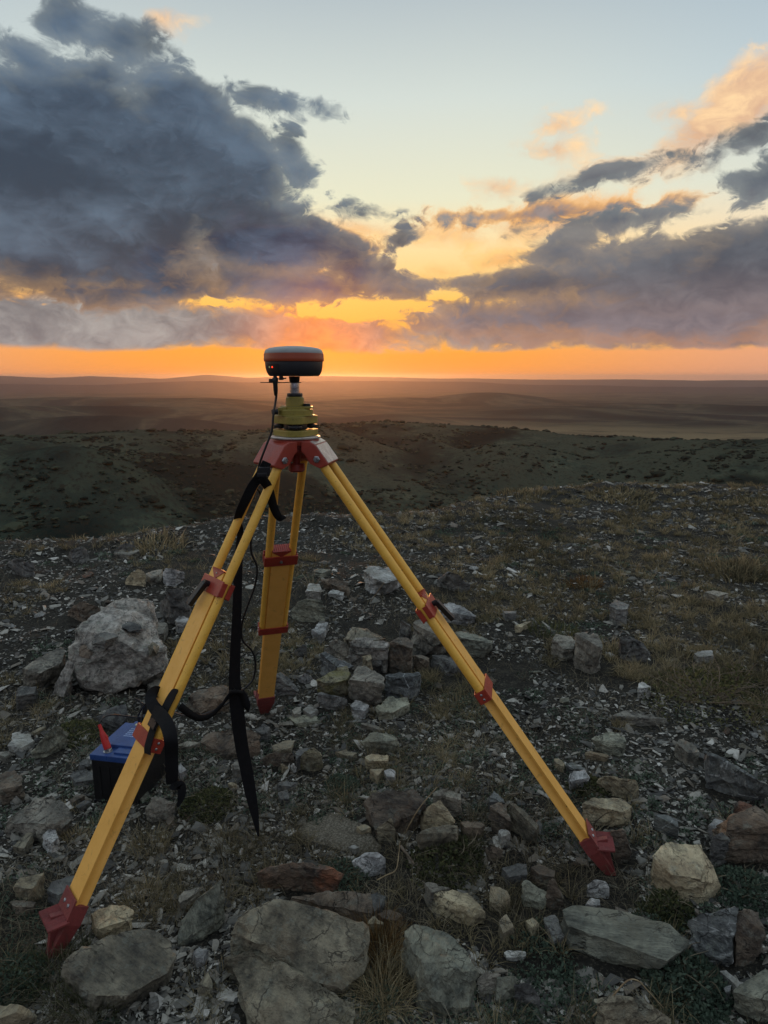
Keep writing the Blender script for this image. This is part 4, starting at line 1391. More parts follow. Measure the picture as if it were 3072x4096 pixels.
rock('A', 'small pale cube of stone among gravel before the big bedrock slab', 'pale', [(985, 1150), (1045, 1128), (1050, 1165), (1000, 1185)], h=.025)
rock('A', 'white quartz pebble between the olive slab and the bedrock slab', 'granite', [(1275, 840), (1320, 815), (1380, 830), (1350, 880), (1300, 885)], h=.03)
rock('A', 'upright brown chip at the edge of the bedrock slab', 'olive', [(1312, 1060, .05), (1380, 970, .05), (1412, 1085, .02), (1335, 1110, .02)], h=.03)
rock('A', 'pale grey chip by the edge of the bedrock slab', 'grey', [(1392, 1000), (1430, 985), (1460, 1025), (1440, 1055)], h=.03)

rock('G', 'large rounded grey boulder with a rough shadowed hollow, in front of the battery', 'grey', [(45, 1230, .06), (70, 1170, .08), (310, 998, .16), (430, 1000, .16), (520, 1050, .13), (635, 1165, .06), (560, 1235, .05)], [(30, 1380), (250, 1400), (420, 1320), (560, 1262)], name='boulder', cat='boulder', short='grey boulder before the battery', amp=1.2)
rock('G', 'smooth olive stone at the foot of the grey boulder before the battery', 'olive', [(105, 1420), (220, 1300), (270, 1320), (200, 1440)], h=.03)
rock('G', 'chalky white lump at the foot of the grey boulder before the battery', 'granite', [(350, 1335), (400, 1280), (460, 1268), (488, 1350), (420, 1400)], h=.045, short='chalky white lump')
rock('G', 'pointed grey-green stone standing beyond the battery side', 'green', [(255, 640, .02), (380, 500, .09), (470, 408, .12), (560, 490, .06), (420, 605, .03)], [(270, 685), (420, 630)], short='pointed grey-green stone')
rock('G', 'flat whitish stone beside the pointed grey-green stone', 'pale', [(72, 590), (110, 480), (250, 473), (292, 540), (180, 605)], h=.035, short='flat whitish stone')
rock('G', 'small tan sliver behind the pointed grey-green stone', 'tan', [(265, 470), (350, 425), (380, 430), (300, 475)], h=.02)
rock('G', 'pale round stone at the very edge left of the flat whitish stone', 'grey', [(-40, 650), (0, 635), (60, 632), (92, 650), (40, 680)], h=.03)
rock('G', 'smooth dark slab lying against the side of the battery', 'slate', [(568, 832), (600, 800), (700, 785), (778, 792), (776, 870), (625, 890)], h=.025, name='flat_rock')
rock('G', 'thin dark slab half under the battery side', 'slate', [(650, 740), (690, 700), (772, 690), (772, 735), (665, 755)], h=.03)
rock('G', 'round dark brown stone at the edge of the scene near the grey boulder', 'brown', [(-40, 850), (40, 805), (110, 800), (165, 835), (188, 915), (0, 950)], h=.07)
rock('G', 'small pale pebble below the round dark brown stone', 'pale', [(0, 972), (50, 952), (92, 980), (35, 1005)], h=.02)
rock('G', 'small pale pyramid of stone near the grey boulder', 'pale', [(82, 1050, .01), (140, 1000, .045), (185, 1040, .015), (150, 1060, .01)], h=.02)
rock('G', 'dark leaf-shaped slab at the corner of the battery', 'slate', [(620, 1085), (700, 1035), (760, 1050), (650, 1105)], h=.02)
rock('G', 'narrow brown slab between the battery and the grey boulder', 'brown', [(570, 1030), (680, 990), (705, 1003), (600, 1060)], h=.03)
rock('G', 'large dark slab lying just behind the battery', 'slate', [(800, 345, .06), (950, 262, .09), (1050, 225, .10), (1062, 330, .07), (1010, 410, .04), (880, 390, .03)], name='flat_rock', short='dark slab behind the battery')
rock('G', 'squared dark block with a lighter top, before the white boulder', 'slate', [(132, 175), (150, 100), (300, 90), (285, 150)], [(135, 262), (280, 258)], h=.085, short='squared dark block')
rock('G', 'rugged grey stone under the hanging strap end, in front of the battery', 'grey', [(1212, 1110, .05), (1290, 1010, .08), (1460, 1060, .07), (1450, 1140, .03)], [(1210, 1180), (1320, 1220), (1420, 1170)], short='rugged stone under the strap end')
rock('G', 'small reddish chip below the rugged stone under the strap end', 'brown', [(1372, 1212), (1410, 1162), (1450, 1190), (1400, 1245)], h=.025)
rock('G', 'small pale upright chip beside the hanging strap end', 'granite', [(1470, 760), (1500, 722), (1550, 785), (1490, 818)], h=.035)

# the pale boulder: a mortar-crusted block with darker stones bedded in it
wb0 = ground_at(100, 696)
wb = empty('boulder', wb0)
tag(wb, 'big pale lichen-crusted boulder with dark stones bedded in it, beyond the battery', 'boulder')
yb = wb0.y
boulder_part(wb, 'boulder_body', 'D', 'mortar', [(440, 1060, yb + .02), (452, 985, yb + .06), (500, 870, yb + .10), (600, 778, yb + .2), (700, 700, yb + .28), (760, 660, yb + .36), (835, 646, yb + .42), (985, 662, yb + .44), (1020, 770, yb + .36), (1070, 890, yb + .26), (1100, 990, yb + .16), (1080, 1120, yb + .10), (900, 1255, yb + .02), (700, 1300, yb), (570, 1250, yb), (480, 1120, yb),
             (560, 1300, yb + .5), (1080, 1200, yb + .5), (760, 900, yb + .05), (900, 1000, yb + .04), (1000, 700, yb + .7), (760, 700, yb + .7)], 11, edge=.016)
boulder_part(wb, 'boulder_root', 'D', 'mortar', [(440, 1060, yb + .05), (500, 1090, yb + .0), (400, 1150, yb + .02), (345, 1290, yb + .02), (480, 1310, yb + .02), (420, 1310, yb - .05), (470, 1200, yb + .1), (400, 1290, yb + .14)], 12, 'rough root of crusted stone spreading from the boulder')
boulder_part(wb, 'bedded_stone', 'D', 'slate', [(600, 960, yb + .06), (630, 890, yb + .08), (690, 855, yb + .10), (785, 905, yb + .06), (745, 965, yb + .05), (690, 1010, yb + .02), (700, 930, yb - .015), (690, 930, yb + .15)], 13, 'dark green wedge of stone bedded in the pale crust')
boulder_part(wb, 'bedded_stone', 'D', 'brown', [(505, 985, yb + .06), (560, 958, yb + .05), (620, 1010, yb + .02), (590, 1052, yb + .02), (520, 1030, yb + .03), (560, 1010, yb + .15)], 14, 'brown stone in a hollow of the pale crust')
boulder_part(wb, 'bedded_stone', 'D', 'olive', [(980, 970, yb + .10), (1010, 935, yb + .10), (1060, 970, yb + .12), (1045, 1035, yb + .06), (990, 1040, yb + .05), (1020, 1000, yb + .2), (1020, 990, yb + .03)], 15, 'olive stone bedded in the side of the boulder')
boulder_part(wb, 'bedded_stone', 'D', 'slate', [(780, 835, yb + .17), (850, 805, yb + .2), (930, 830, yb + .2), (960, 870, yb + .14), (860, 875, yb + .1), (860, 840, yb + .35)], 16, 'dark flake of stone bedded in the top of the boulder')
FOOT.append((wb0.x, wb0.y + .2, .30, 'pale boulder'))
rock('D', 'pale-topped wedge of rock leaning against the pale boulder', 'grey', [(148, 1115, .12), (240, 1055, .16), (400, 982, .19), (425, 1000, .18), (415, 1075, .13), (260, 1150, .11)], [(140, 1230), (300, 1225), (400, 1180)], short='pale-topped wedge')
rock('D', 'dark pyramid-shaped rock behind the pale boulder', 'brown', [(445, 740, .03), (550, 668, .15), (668, 712, .10), (610, 775, .03), (490, 770, .02)], short='dark pyramid rock')
rock('D', 'orange-tinted block lying beyond the pale boulder', 'tan', [(832, 540, .03), (870, 480, .10), (920, 452, .13), (966, 490, .09), (950, 538, .03)], short='orange-tinted block')
rock('D', 'low grey stone beside the orange-tinted block', 'grey', [(968, 490), (1010, 465), (1075, 456), (1068, 485), (1000, 520)], h=.06)
rock('D', 'pale broken block near the yellow leg, beyond the pale boulder', 'granite', [(1082, 515, .04), (1092, 450, .14), (1160, 460, .13), (1222, 482, .08), (1180, 520, .04)], h=.08)
rock('D', 'big dark rock standing between the pale boulder and the yellow leg', 'slate', [(1060, 700, .05), (1110, 592, .24), (1200, 577, .26), (1260, 640, .18), (1265, 720, .06), (1110, 745, .02)], short='big dark rock')
rock('D', 'grey stone at the side of the pale boulder', 'grey', [(1032, 815), (1110, 820), (1085, 885), (1045, 890)], h=.06)
rock('D', 'blocky dark rock on the crest of the hilltop', 'slate', [(447, 370, .02), (470, 325, .12), (540, 310, .14), (590, 335, .08), (560, 375, .02)], short='blocky crest rock')
rock('D', 'dark slab standing up near the edge of the crest', 'slate', [(42, 420, .02), (105, 385, .11), (160, 388, .10), (152, 408, .05)], short='dark crest slab')
rock('D', 'long dark block before the dark crest slab', 'slate', [(72, 440, .04), (160, 410, .12), (225, 415, .12), (215, 448, .04)], h=.08)
rock('D', 'cracked flaky ledge on the crest', 'slate', [(752, 330, .02), (830, 285, .12), (900, 305, .08), (870, 345, .03), (800, 350, .02)], short='flaky crest ledge')
rock('D', 'flat pale slab below the flaky crest ledge', 'grey', [(750, 350), (850, 318), (950, 330), (860, 365)], h=.05)
rock('D', 'pale loose block between the big dark rock and the leg', 'granite', [(1160, 795), (1200, 757), (1250, 785), (1235, 815), (1180, 815)], h=.07)
rock('D', 'brown rounded block lying behind the yellow leg beside the strap knot', 'brown', [(1255, 1300, .09), (1320, 1262, .12), (1480, 1232, .13), (1522, 1252, .12), (1470, 1320, .06)], [(1235, 1390), (1330, 1448), (1430, 1395)], short='brown block behind the leg')
rock('D', 'flat grey slab between the pale boulder and the yellow leg', 'grey', [(975, 1222), (1030, 1190), (1090, 1180), (1065, 1232), (1000, 1240)], h=.04)

rock('E', 'flat white rock with a dark underside, beyond the stone pile', 'pale', [(748, 130, .16), (780, 112, .18), (930, 110, .18), (982, 190, .13), (900, 216, .11), (800, 182, .13)], [(780, 270), (900, 285), (1000, 240)], short='flat white rock')
rock('E', 'dark pyramid rock beyond the right leg clamp', 'slate', [(1245, 205, .03), (1322, 140, .16), (1382, 160, .15), (1462, 240, .05)], [(1250, 218), (1330, 222), (1420, 278)], short='dark rock beyond the clamp')
rock('E', 'pale-topped cube of stone near the back leg', 'pale', [(370, 272, .09), (392, 222, .11), (460, 226, .11), (472, 268, .09)], [(372, 320), (465, 322)], short='pale-topped cube')
rock('E', 'dark brown rock between the pale-topped cube and the flat white rock', 'brown', [(480, 200, .08), (560, 190, .10), (650, 222, .08), (670, 280, .03)], [(520, 250), (620, 295)], h=.08)
rock('E', 'white sliver before the dark brown rock', 'pale', [(520, 285), (546, 260), (626, 282), (615, 300)], h=.03)
rock('E', 'pale green flat stone beyond the back leg', 'green', [(415, 142), (450, 120), (540, 130), (482, 152)], h=.04)
rock('E', 'wide cracked pale slab standing by the back leg', 'green', [(272, 400, .05), (322, 342, .13), (380, 325, .15), (470, 335, .14), (500, 388, .09), (440, 435, .03), (290, 430, .02)], short='wide cracked slab', name='flat_rock')
rock('E', 'glassy pale blue shard in the gravel before the wide cracked slab', 'granite', [(412, 530), (450, 480), (520, 480), (500, 538), (460, 562)], h=.05)
rock('E', 'jagged dark stone in the gravel beside the stone pile', 'slate', [(290, 680, .02), (350, 620, .08), (380, 632, .07), (342, 682, .02)], h=.04)
rock('E', 'peaked rock topping the far side of the stone pile', 'olive', [(622, 590, .17), (682, 510, .27), (740, 520, .26), (890, 588, .18), (800, 600, .17)], [(640, 650), (880, 645)], short='stone pile')
rock('E', 'white-crusted rock in the middle of the stone pile', 'mortar', [(645, 605, .20), (700, 590, .22), (820, 592, .21), (920, 605, .19), (905, 645, .15), (750, 650, .15), (690, 640, .16)], [(700, 720), (880, 700)], h=.18)
rock('E', 'sloping grey slab on the near flank of the stone pile', 'grey', [(492, 662, .05), (560, 592, .12), (645, 612, .14), (692, 740, .05), (640, 718, .04)], h=.08)
rock('E', 'dark wedge with a white quartz end in the stone pile', 'veined', [(470, 690, .15), (500, 682, .16), (610, 740, .13), (700, 770, .09), (600, 790, .08)], [(460, 830), (540, 835), (620, 800)], h=.12)
rock('E', 'moss-tinted block at the near corner of the stone pile', 'moss', [(442, 860, .10), (560, 790, .15), (640, 772, .16), (672, 820, .13), (640, 860, .10), (520, 890, .08)], [(445, 930), (520, 955), (620, 900)], short='moss-tinted block')
rock('E', 'big upright block at the front of the stone pile', 'grey', [(655, 860, .14), (722, 770, .20), (762, 766, .21), (890, 842, .17), (898, 890, .13)], [(655, 960), (720, 1015), (860, 1015)], short='big upright block')
rock('E', 'block with a flat pale top at the front of the stone pile', 'veined', [(900, 832, .13), (980, 812, .15), (1120, 810, .15), (1130, 832, .14), (1000, 852, .13), (950, 852, .12)], [(925, 900), (1060, 1000), (1135, 905)], short='flat-topped block')
rock('E', 'tall brown block with an upright face in the stone pile', 'brown', [(930, 602, .22), (985, 585, .24), (1062, 588, .24), (1078, 650, .19)], [(905, 795), (980, 805), (1078, 790)], h=.2)
rock('E', 'cracked grey block at the right end of the stone pile', 'grey', [(1075, 480, .24), (1102, 450, .27), (1180, 460, .26), (1280, 560, .18), (1285, 600, .14)], [(1078, 662), (1180, 668), (1290, 640)], short='cracked grey block')
rock('E', 'thin dark stone standing next to the cracked grey block', 'slate', [(997, 462, .20), (1030, 470, .20), (1062, 505, .18)], [(1000, 575), (1058, 580)], h=.2)
rock('E', 'long slab with a pale upper edge jutting out behind the right leg', 'green', [(1350, 545, .14), (1400, 540, .16), (1610, 602, .12), (1600, 622, .11), (1400, 580, .13)], [(1400, 640), (1450, 700), (1560, 685), (1610, 640)], short='long slab behind the right leg', name='flat_rock')
rock('E', 'brown filler stone low between the tall brown block and the right leg', 'brown', [(1082, 695), (1140, 690), (1192, 712), (1190, 740)], [(1090, 785), (1188, 788)], h=.07)
rock('E', 'dark block in the shade behind the right leg', 'slate', [(1205, 695), (1280, 690), (1380, 722), (1395, 760)], [(1235, 775), (1300, 838), (1395, 825)], h=.07)
rock('E', 'whitish rock showing behind the right leg clamp', 'granite', [(1242, 400, .09), (1290, 352, .14), (1400, 365, .13), (1500, 440, .06)], [(1300, 470), (1400, 492), (1490, 460)], short='whitish rock behind the clamp')
rock('E', 'dark slab lying low before the moss-tinted block', 'slate', [(442, 950, .08), (475, 940, .08), (650, 990, .05), (640, 1020, .03)], [(460, 1015), (560, 1062), (630, 1042)], h=.05)
rock('E', 'pale bluish stone before the big upright block', 'granite', [(662, 1025), (705, 992), (790, 1032), (762, 1065), (690, 1060)], h=.04)
rock('E', 'pale olive slab lying flat before the flat-topped block', 'green', [(832, 1050), (920, 972), (1040, 982), (1060, 1018), (950, 1078), (850, 1072)], h=.045, name='flat_rock')
rock('E', 'flat pale green plate on the turf near the back leg shoe', 'green', [(257, 1105), (300, 1098), (430, 1090), (480, 1130), (300, 1152)], h=.025, short='flat green plate', name='flat_rock')
rock('E', 'pale leaf-shaped chip wedged in the stone pile', 'tan', [(742, 705, .13), (800, 690, .14), (812, 720, .12), (780, 735, .11)], h=.12)
rock('E', 'dark core stone inside the stone pile', 'slate', [(720, 680, .11), (880, 690, .11), (870, 760, .07)], [(715, 760), (860, 790)], h=.1)
rock('E', 'small pale block near the back leg shoe', 'grey', [(275, 1062), (300, 1042), (335, 1042), (340, 1080), (292, 1090)], h=.035)
rock('E', 'white crumbly stone next to the small pale block near the back shoe', 'pale', [(350, 1060), (390, 1030), (450, 1058), (402, 1090)], h=.035)
rock('E', 'small bright pyramid in the gravel between back leg and stone pile', 'granite', [(325, 852, .01), (362, 815, .06), (420, 848, .02), (372, 880, .01)], h=.02)
rock('E', 'long dark slate plank leaning beside the back leg', 'slate', [(165, 832, .10), (200, 815, .10), (262, 850, .07), (330, 922, .03), (320, 945, .02), (165, 890, .05)], h=.06, name='flat_rock')
rock('E', 'thin dark plates on the turf before the stone pile', 'slate', [(632, 1132), (700, 1125), (782, 1130), (700, 1142)], h=.018)
rock('E', 'narrow grey plate on the turf before the stone pile', 'grey', [(730, 1152), (780, 1150), (900, 1185), (880, 1198)], h=.018)

rock('F', 'tilted flat slab beside the white-topped stump of rock', 'grey', [(430, 492, .14), (462, 475, .15), (540, 490, .13), (570, 520, .09), (560, 558, .05), (500, 560, .05)], h=.1, name='flat_rock')
rock('F', 'white-topped stump of rock standing in the grass', 'grey', [(562, 468, .24), (592, 452, .26), (690, 478, .24), (720, 520, .20), (722, 560, .16)], [(570, 590), (600, 640), (642, 688), (700, 660)], short='white-topped stump')
rock('F', 'dark hollow-fronted rock near the white-topped stump', 'slate', [(822, 500, .12), (862, 480, .15), (950, 520, .11), (1000, 590, .05), (985, 618, .02)], [(805, 590), (900, 610)], short='dark hollow rock')
rock('F', 'pale triangular chip in the turf', 'pale', [(925, 752), (940, 742), (1000, 775), (925, 785)], h=.05)
rock('F', 'pale slab far out in the straw grass', 'grey', [(1295, 236), (1350, 226), (1436, 245), (1380, 260)], h=.05)
rock('F', 'layered pale ledge breaking out of the turf', 'grey', [(772, 935, .05), (830, 905, .06), (930, 920, .05), (1090, 960, .03), (1010, 985, .01), (850, 945, .03)], short='layered pale ledge', name='flat_rock')
rock('F', 'notched heart-shaped grey rock', 'green', [(662, 1070, .07), (700, 1045, .09), (752, 1025, .10), (790, 1058, .08), (850, 1055, .07), (862, 1088, .05)], [(740, 1120), (820, 1170)], short='heart-shaped rock')
rock('F', 'thin tan plate below the heart-shaped rock', 'tan', [(625, 1146), (662, 1140), (762, 1160), (752, 1172)], [(690, 1185), (745, 1184)], h=.025, short='thin tan plate')
rock('F', 'small yellow-tan slab near the thin tan plate', 'tan', [(445, 1182), (470, 1178), (512, 1210), (500, 1224), (455, 1205)], h=.03)
rock('F', 'small dark striped slab near the speckled white rock', 'veined', [(515, 1206), (562, 1205), (640, 1240), (630, 1250), (540, 1230)], h=.025)
rock('F', 'sloping grey stone in the grass beyond the veined slab', 'grey', [(1132, 1082), (1170, 1070), (1250, 1110), (1270, 1148), (1205, 1150)], h=.06)
rock('F', 'pale flat stone in the turf beyond the layered ledge', 'pale', [(1240, 585), (1280, 572), (1340, 570), (1352, 598), (1262, 606)], h=.04)
rock('F', 'dark flat stone with a lit edge in the turf by the leg', 'slate', [(157, 345), (235, 344), (232, 358), (170, 360)], h=.05)
rock('F', 'thin tan slab in the turf beyond the right leg', 'tan', [(225, 428), (290, 404), (322, 402), (262, 436)], h=.035)
rock('F', 'dark low rock in the straw grass', 'slate', [(762, 312), (800, 285), (870, 310), (862, 335), (800, 338)], h=.10)

rock('J', 'large blue-grey slab streaked with white, standing at the side of the turf', 'veined', [(1200, 402, .17), (1265, 420, .17), (1450, 540, .13), (1659, 655, .10), (1720, 690, .08)], [(1172, 500), (1195, 570), (1270, 645), (1400, 690), (1600, 695)], name='flat_rock', short='white-streaked slab')
rock('J', 'speckled white granite stone beside the right leg', 'granite', [(140, 620, .06), (170, 540, .10), (262, 532, .10), (300, 590, .07)], [(160, 690), (262, 652), (295, 625)], short='speckled white rock')
rock('J', 'low tan rock half grown over with herbs', 'tan', [(352, 600, .05), (400, 580, .07), (480, 578, .08), (650, 610, .07), (692, 670, .04), (640, 722, .02), (520, 680, .03)], short='low tan rock')
rock('J', 'tan flat-topped block with a dark front above the right shoe', 'tan', [(242, 785, .09), (312, 748, .10), (560, 746, .10), (630, 810, .08), (545, 850, .07), (400, 822, .08)], [(260, 850), (420, 900), (590, 950), (625, 880)], short='tan flat-topped block')
rock('J', 'dark block crossed by one white vein', 'veined', [(792, 872, .07), (900, 870, .08), (970, 912, .07), (980, 960, .05)], [(800, 980), (900, 1012), (978, 1030)], short='white-veined block')
rock('J', 'large rust-brown rock with an orange broken edge at the side', 'brown', [(1345, 985, .10), (1365, 885, .18), (1455, 860, .20), (1560, 792, .26), (1659, 862, .24), (1720, 960, .2)], [(1235, 1085), (1400, 1130), (1530, 1195), (1680, 1190)], name='boulder', cat='boulder', short='large rust-brown rock')
rock('J', 'pinkish flake behind the large rust-brown rock', 'rust', [(1400, 800, .16), (1440, 765, .18), (1545, 800, .16), (1480, 850, .12)], h=.15)
rock('J', 'chalky white knob before the large rust-brown rock', 'granite', [(1212, 950), (1260, 905), (1322, 930), (1255, 985)], h=.05)
rock('J', 'dark round-topped rock in front of the large rust-brown rock', 'slate', [(1225, 1050, .10), (1310, 1000, .12), (1375, 1060, .10)], [(1250, 1140), (1360, 1150)], h=.1)
rock('C', 'cream step-shaped block near the right tripod shoe', 'tan', [(935, 515, .10), (1000, 440, .12), (1062, 420, .13), (1240, 442, .12), (1265, 560, .09), (1240, 645, .07), (1060, 620, .07)], [(945, 570), (1060, 690), (1180, 785), (1260, 800), (1380, 730)], short='cream block', name='boulder', cat='boulder')
rock('C', 'long flat green-grey plate resting on gravel, largest slab near the right shoe', 'green', [(367, 842, .10), (450, 806, .12), (640, 806, .12), (760, 850, .11), (1050, 930, .10), (1072, 975, .10), (1190, 1045, .08), (1130, 1100, .07), (1040, 1160, .06), (870, 1100, .07), (680, 1030, .08), (425, 930, .09)], [(415, 960), (435, 1045), (640, 1120), (850, 1180)], name='flat_rock', short='long flat plate', amp=.7)
rock('C', 'dark slab crossed by pale veins next to the long flat plate', 'veined', [(1172, 900, .10), (1232, 850, .13), (1480, 812, .15), (1450, 960, .10), (1440, 1140, .04), (1285, 1115, .03), (1192, 1020, .06)], [(1280, 1140), (1400, 1160)], name='flat_rock', short='dark veined slab')
rock('C', 'brown jagged block behind the dark veined slab', 'brown', [(1455, 835, .16), (1510, 810, .18), (1600, 850, .15), (1640, 985, .08)], [(1420, 1100), (1450, 1180), (1560, 1160), (1620, 1080)], h=.14)
rock('C', 'pale grey boulder cut by the bottom corner near the herbs', 'green', [(1440, 1340, .06), (1540, 1275, .10), (1659, 1202, .14), (1720, 1260, .14), (1680, 1400, .1)], [(1450, 1400), (1520, 1450), (1659, 1500)], name='boulder', cat='boulder', short='corner boulder')
rock('C', 'brown layered rock at the bottom edge under the bent straw', 'olive', [(592, 1392, .08), (720, 1370, .09), (900, 1392, .08), (1062, 1500, .05), (1060, 1560, .03), (670, 1560, .03)], [(640, 1500), (900, 1600)], short='brown bottom rock')
rock('C', 'pale blue-green angular stone before the right shoe', 'green', [(137, 652, .07), (162, 650, .07), (330, 740, .04), (252, 795, .02), (150, 755, .03)], h=.05, short='blue-green angular stone')
rock('C', 'tan stone beside the blue-green angular stone', 'tan', [(-60, 690, .05), (0, 690, .06), (50, 720, .05), (62, 780, .03), (0, 812, .02), (-60, 780, .03)], h=.05)
rock('C', 'pale brown cobble in the gravel before the long flat plate', 'olive', [(-10, 905), (40, 865), (90, 940), (20, 980)], h=.035)
rock('C', 'round white stone below the right tripod shoe', 'granite', [(537, 680, .04), (590, 645, .06), (670, 660, .05), (680, 700, .03), (620, 740, .01), (550, 718, .02)], h=.05, short='round white stone')
rock('C', 'white stone at the edge of the long flat plate', 'granite', [(525, 798), (560, 756), (620, 770), (622, 808)], h=.04)
rock('C', 'dark upright splinter beside the blue-green angular stone', 'brown', [(290, 665, .08), (330, 640, .10), (372, 720, .06), (400, 800, .02), (315, 780, .02)], h=.06)
rock('C', 'dark brown rock right behind the right tripod shoe', 'brown', [(690, 345, .12), (762, 330, .13), (812, 470, .05), (745, 490, .03)], [(700, 440), (800, 495)], h=.1)
rock('C', 'small white slab near the corner boulder', 'pale', [(1362, 1216), (1400, 1210), (1492, 1290), (1470, 1308)], h=.03)
rock('C', 'small white pebble near the corner boulder', 'granite', [(1385, 1312), (1432, 1300), (1422, 1348), (1395, 1345)], h=.03)
rock('C', 'pale lichen-spotted rock at the foot of the ridge rock', 'green', [(-20, 1245, .06), (90, 1240, .06), (102, 1285, .05), (40, 1370, .02), (-20, 1390, .02)], h=.05)
rock('C', 'dark lichen-spotted rock beside the ridge rock', 'slate', [(92, 1300, .06), (172, 1280, .07), (250, 1360, .04), (130, 1350, .02)], h=.05)
rock('C', 'tan chip in the gravel before the long flat plate', 'tan', [(160, 900), (200, 880), (240, 920), (200, 950)], h=.03)
rock('C', 'dark chip leaning on the near end of the long flat plate', 'slate', [(270, 880), (350, 870), (400, 1000), (330, 1020)], h=.035)
rock('C', 'striped white slab in the gravel before the long flat plate', 'pale', [(20, 1095), (60, 1088), (160, 1095), (150, 1125), (40, 1125)], h=.014)

rock('B', 'huge grey bedrock slab rising out of the bottom, upper half above the crack', 'olive', [(-130, 700, .08), (-90, 620, .10), (0, 560, .13), (210, 490, .15), (470, 560, .14), (770, 655, .10), (752, 740, .08), (640, 860, .07), (750, 985, .04), (610, 1095, .05), (430, 1050, .06), (340, 985, .07), (180, 860, .09), (0, 760, .10)], [(640, 1130), (740, 1000), (430, 1090)], name='bedrock', cat='boulder', short='upper bedrock slab', amp=1.1, layer=.2)
rock('B', 'huge brown bedrock slab at the bottom edge, lower half below the crack', 'olive', [(-190, 870, .05), (-50, 815, .08), (10, 785, .09), (170, 885, .09), (330, 1000, .085), (420, 1075, .07), (610, 1115, .06), (715, 1185, .04), (690, 1330, .03), (100, 1400, .04)], [(-150, 980), (0, 1130), (60, 1330), (300, 1500)], name='bedrock', cat='boulder', short='lower bedrock slab', amp=1.1, layer=.2)
rock('B', 'ridged grey rock standing beyond the rusty grass tuft', 'green', [(1050, 720, .10), (1110, 645, .14), (1240, 672, .14), (1360, 722, .12), (1450, 835, .09), (1500, 960, .07), (1180, 850, .14), (1160, 1000, .11)], [(1000, 900), (1060, 1020), (1120, 1210), (1300, 1300), (1440, 1250), (1500, 1060)], name='boulder', cat='boulder', short='ridge rock', amp=1.3)
rock('B', 'rust-orange layered rock above the upper bedrock slab', 'rust', [(40, 312, .05), (200, 260, .08), (310, 240, .10), (400, 282, .09), (540, 300, .08), (612, 332, .06), (580, 390, .04)], [(80, 400), (300, 440), (490, 468), (560, 440)], short='rust-orange rock')
rock('B', 'dark flat slab between the rust-orange rock and the bedrock', 'brown', [(255, 472, .05), (450, 455, .06), (620, 440, .07), (800, 452, .07), (812, 590, .04), (620, 555, .04), (460, 530, .04)], h=.05, name='flat_rock')
rock('B', 'dark notch stone beside the small tan-topped block', 'slate', [(792, 470), (840, 455), (900, 475), (862, 550), (822, 580)], h=.05)
rock('B', 'dark brown stone behind the small tan-topped block', 'brown', [(842, 585), (905, 552), (1010, 580), (965, 635), (880, 620)], h=.045)
rock('B', 'small tan-topped block sitting between the bedrock and the rusty tuft', 'tan', [(777, 650, .045), (820, 605, .05), (888, 640, .045), (880, 662, .04)], [(772, 700), (888, 705)], h=.045, short='small tan-topped block')
rock('B', 'tan-faced slab with a dark thick edge before the upright wedge', 'tan', [(1212, 455, .07), (1342, 420, .09), (1450, 442, .08), (1560, 575, .05), (1380, 528, .055)], [(1205, 560), (1290, 600), (1390, 650), (1545, 645)], short='tan-faced slab', name='flat_rock')
rock('B', 'grey slab tucked behind the tan-faced slab', 'grey', [(1160, 385), (1200, 378), (1330, 418), (1205, 450)], h=.06)
rock('B', 'speckled pale granite stone under the straight dry stem', 'granite', [(682, 235, .05), (760, 190, .06), (850, 180, .065), (905, 240, .04), (850, 308, .015), (760, 305, .02)], h=.05, short='speckled granite stone')
rock('B', 'tiny bright white stone on the sandy patch', 'pale', [(652, 148), (690, 132), (720, 150), (690, 160)], h=.018)
rock('B', 'pale jagged rock at the foot of the ridge rock', 'grey', [(1510, 1005, .06), (1560, 978, .07), (1660, 990, .06), (1660, 1060, .03), (1572, 1058, .03)], h=.05)

rock('I', 'pale green angular rock in the open ground before the stone pile', 'green', [(242, 112, .05), (290, 70, .08), (332, 46, .10), (440, 56, .10), (490, 100, .06)], [(340, 150), (402, 184), (478, 145)], short='pale green angular rock')
rock('I', 'flat tan stone lying near the pale green angular rock', 'tan', [(67, 176), (140, 165), (212, 185), (172, 212)], h=.025)
rock('I', 'pale tan block with a dark front below the pale green angular rock', 'tan', [(267, 215), (310, 190), (415, 205), (410, 238), (292, 238)], [(285, 272), (405, 270)], h=.045)
rock('I', 'orange-tan wedge by the bedrock outcrop', 'tan', [(296, 292), (390, 290), (370, 315), (350, 338)], h=.04)
rock('I', 'grey-white wedge beside the orange-tan wedge', 'granite', [(392, 302), (430, 290), (470, 310), (462, 348), (410, 340)], h=.04)
rock('I', 'twisted brown bedrock outcrop beyond the sandy patch', 'brown', [(262, 500, .07), (372, 440, .14), (522, 422, .17), (620, 442, .16), (652, 520, .11), (640, 570, .08)], [(275, 620), (330, 740), (450, 735), (580, 665)], name='boulder', cat='boulder', short='twisted outcrop', amp=1.5)
rock('I', 'squared brown block at the foot of the twisted outcrop', 'olive', [(342, 682, .05), (440, 612, .08), (466, 700, .04), (365, 738, .02)], h=.05)
rock('I', 'rounded tan rock with dry stems before it', 'tan', [(712, 525, .13), (762, 500, .15), (830, 590, .11), (860, 635, .07)], [(625, 650), (640, 700), (740, 712), (850, 670)], short='rounded tan rock')
rock('I', 'brown cracked block in front of the rounded tan rock', 'olive', [(612, 722, .10), (690, 690, .11), (782, 660, .12), (880, 672, .11), (872, 720, .09)], [(612, 790), (645, 832), (790, 835), (860, 770)], short='brown cracked block')
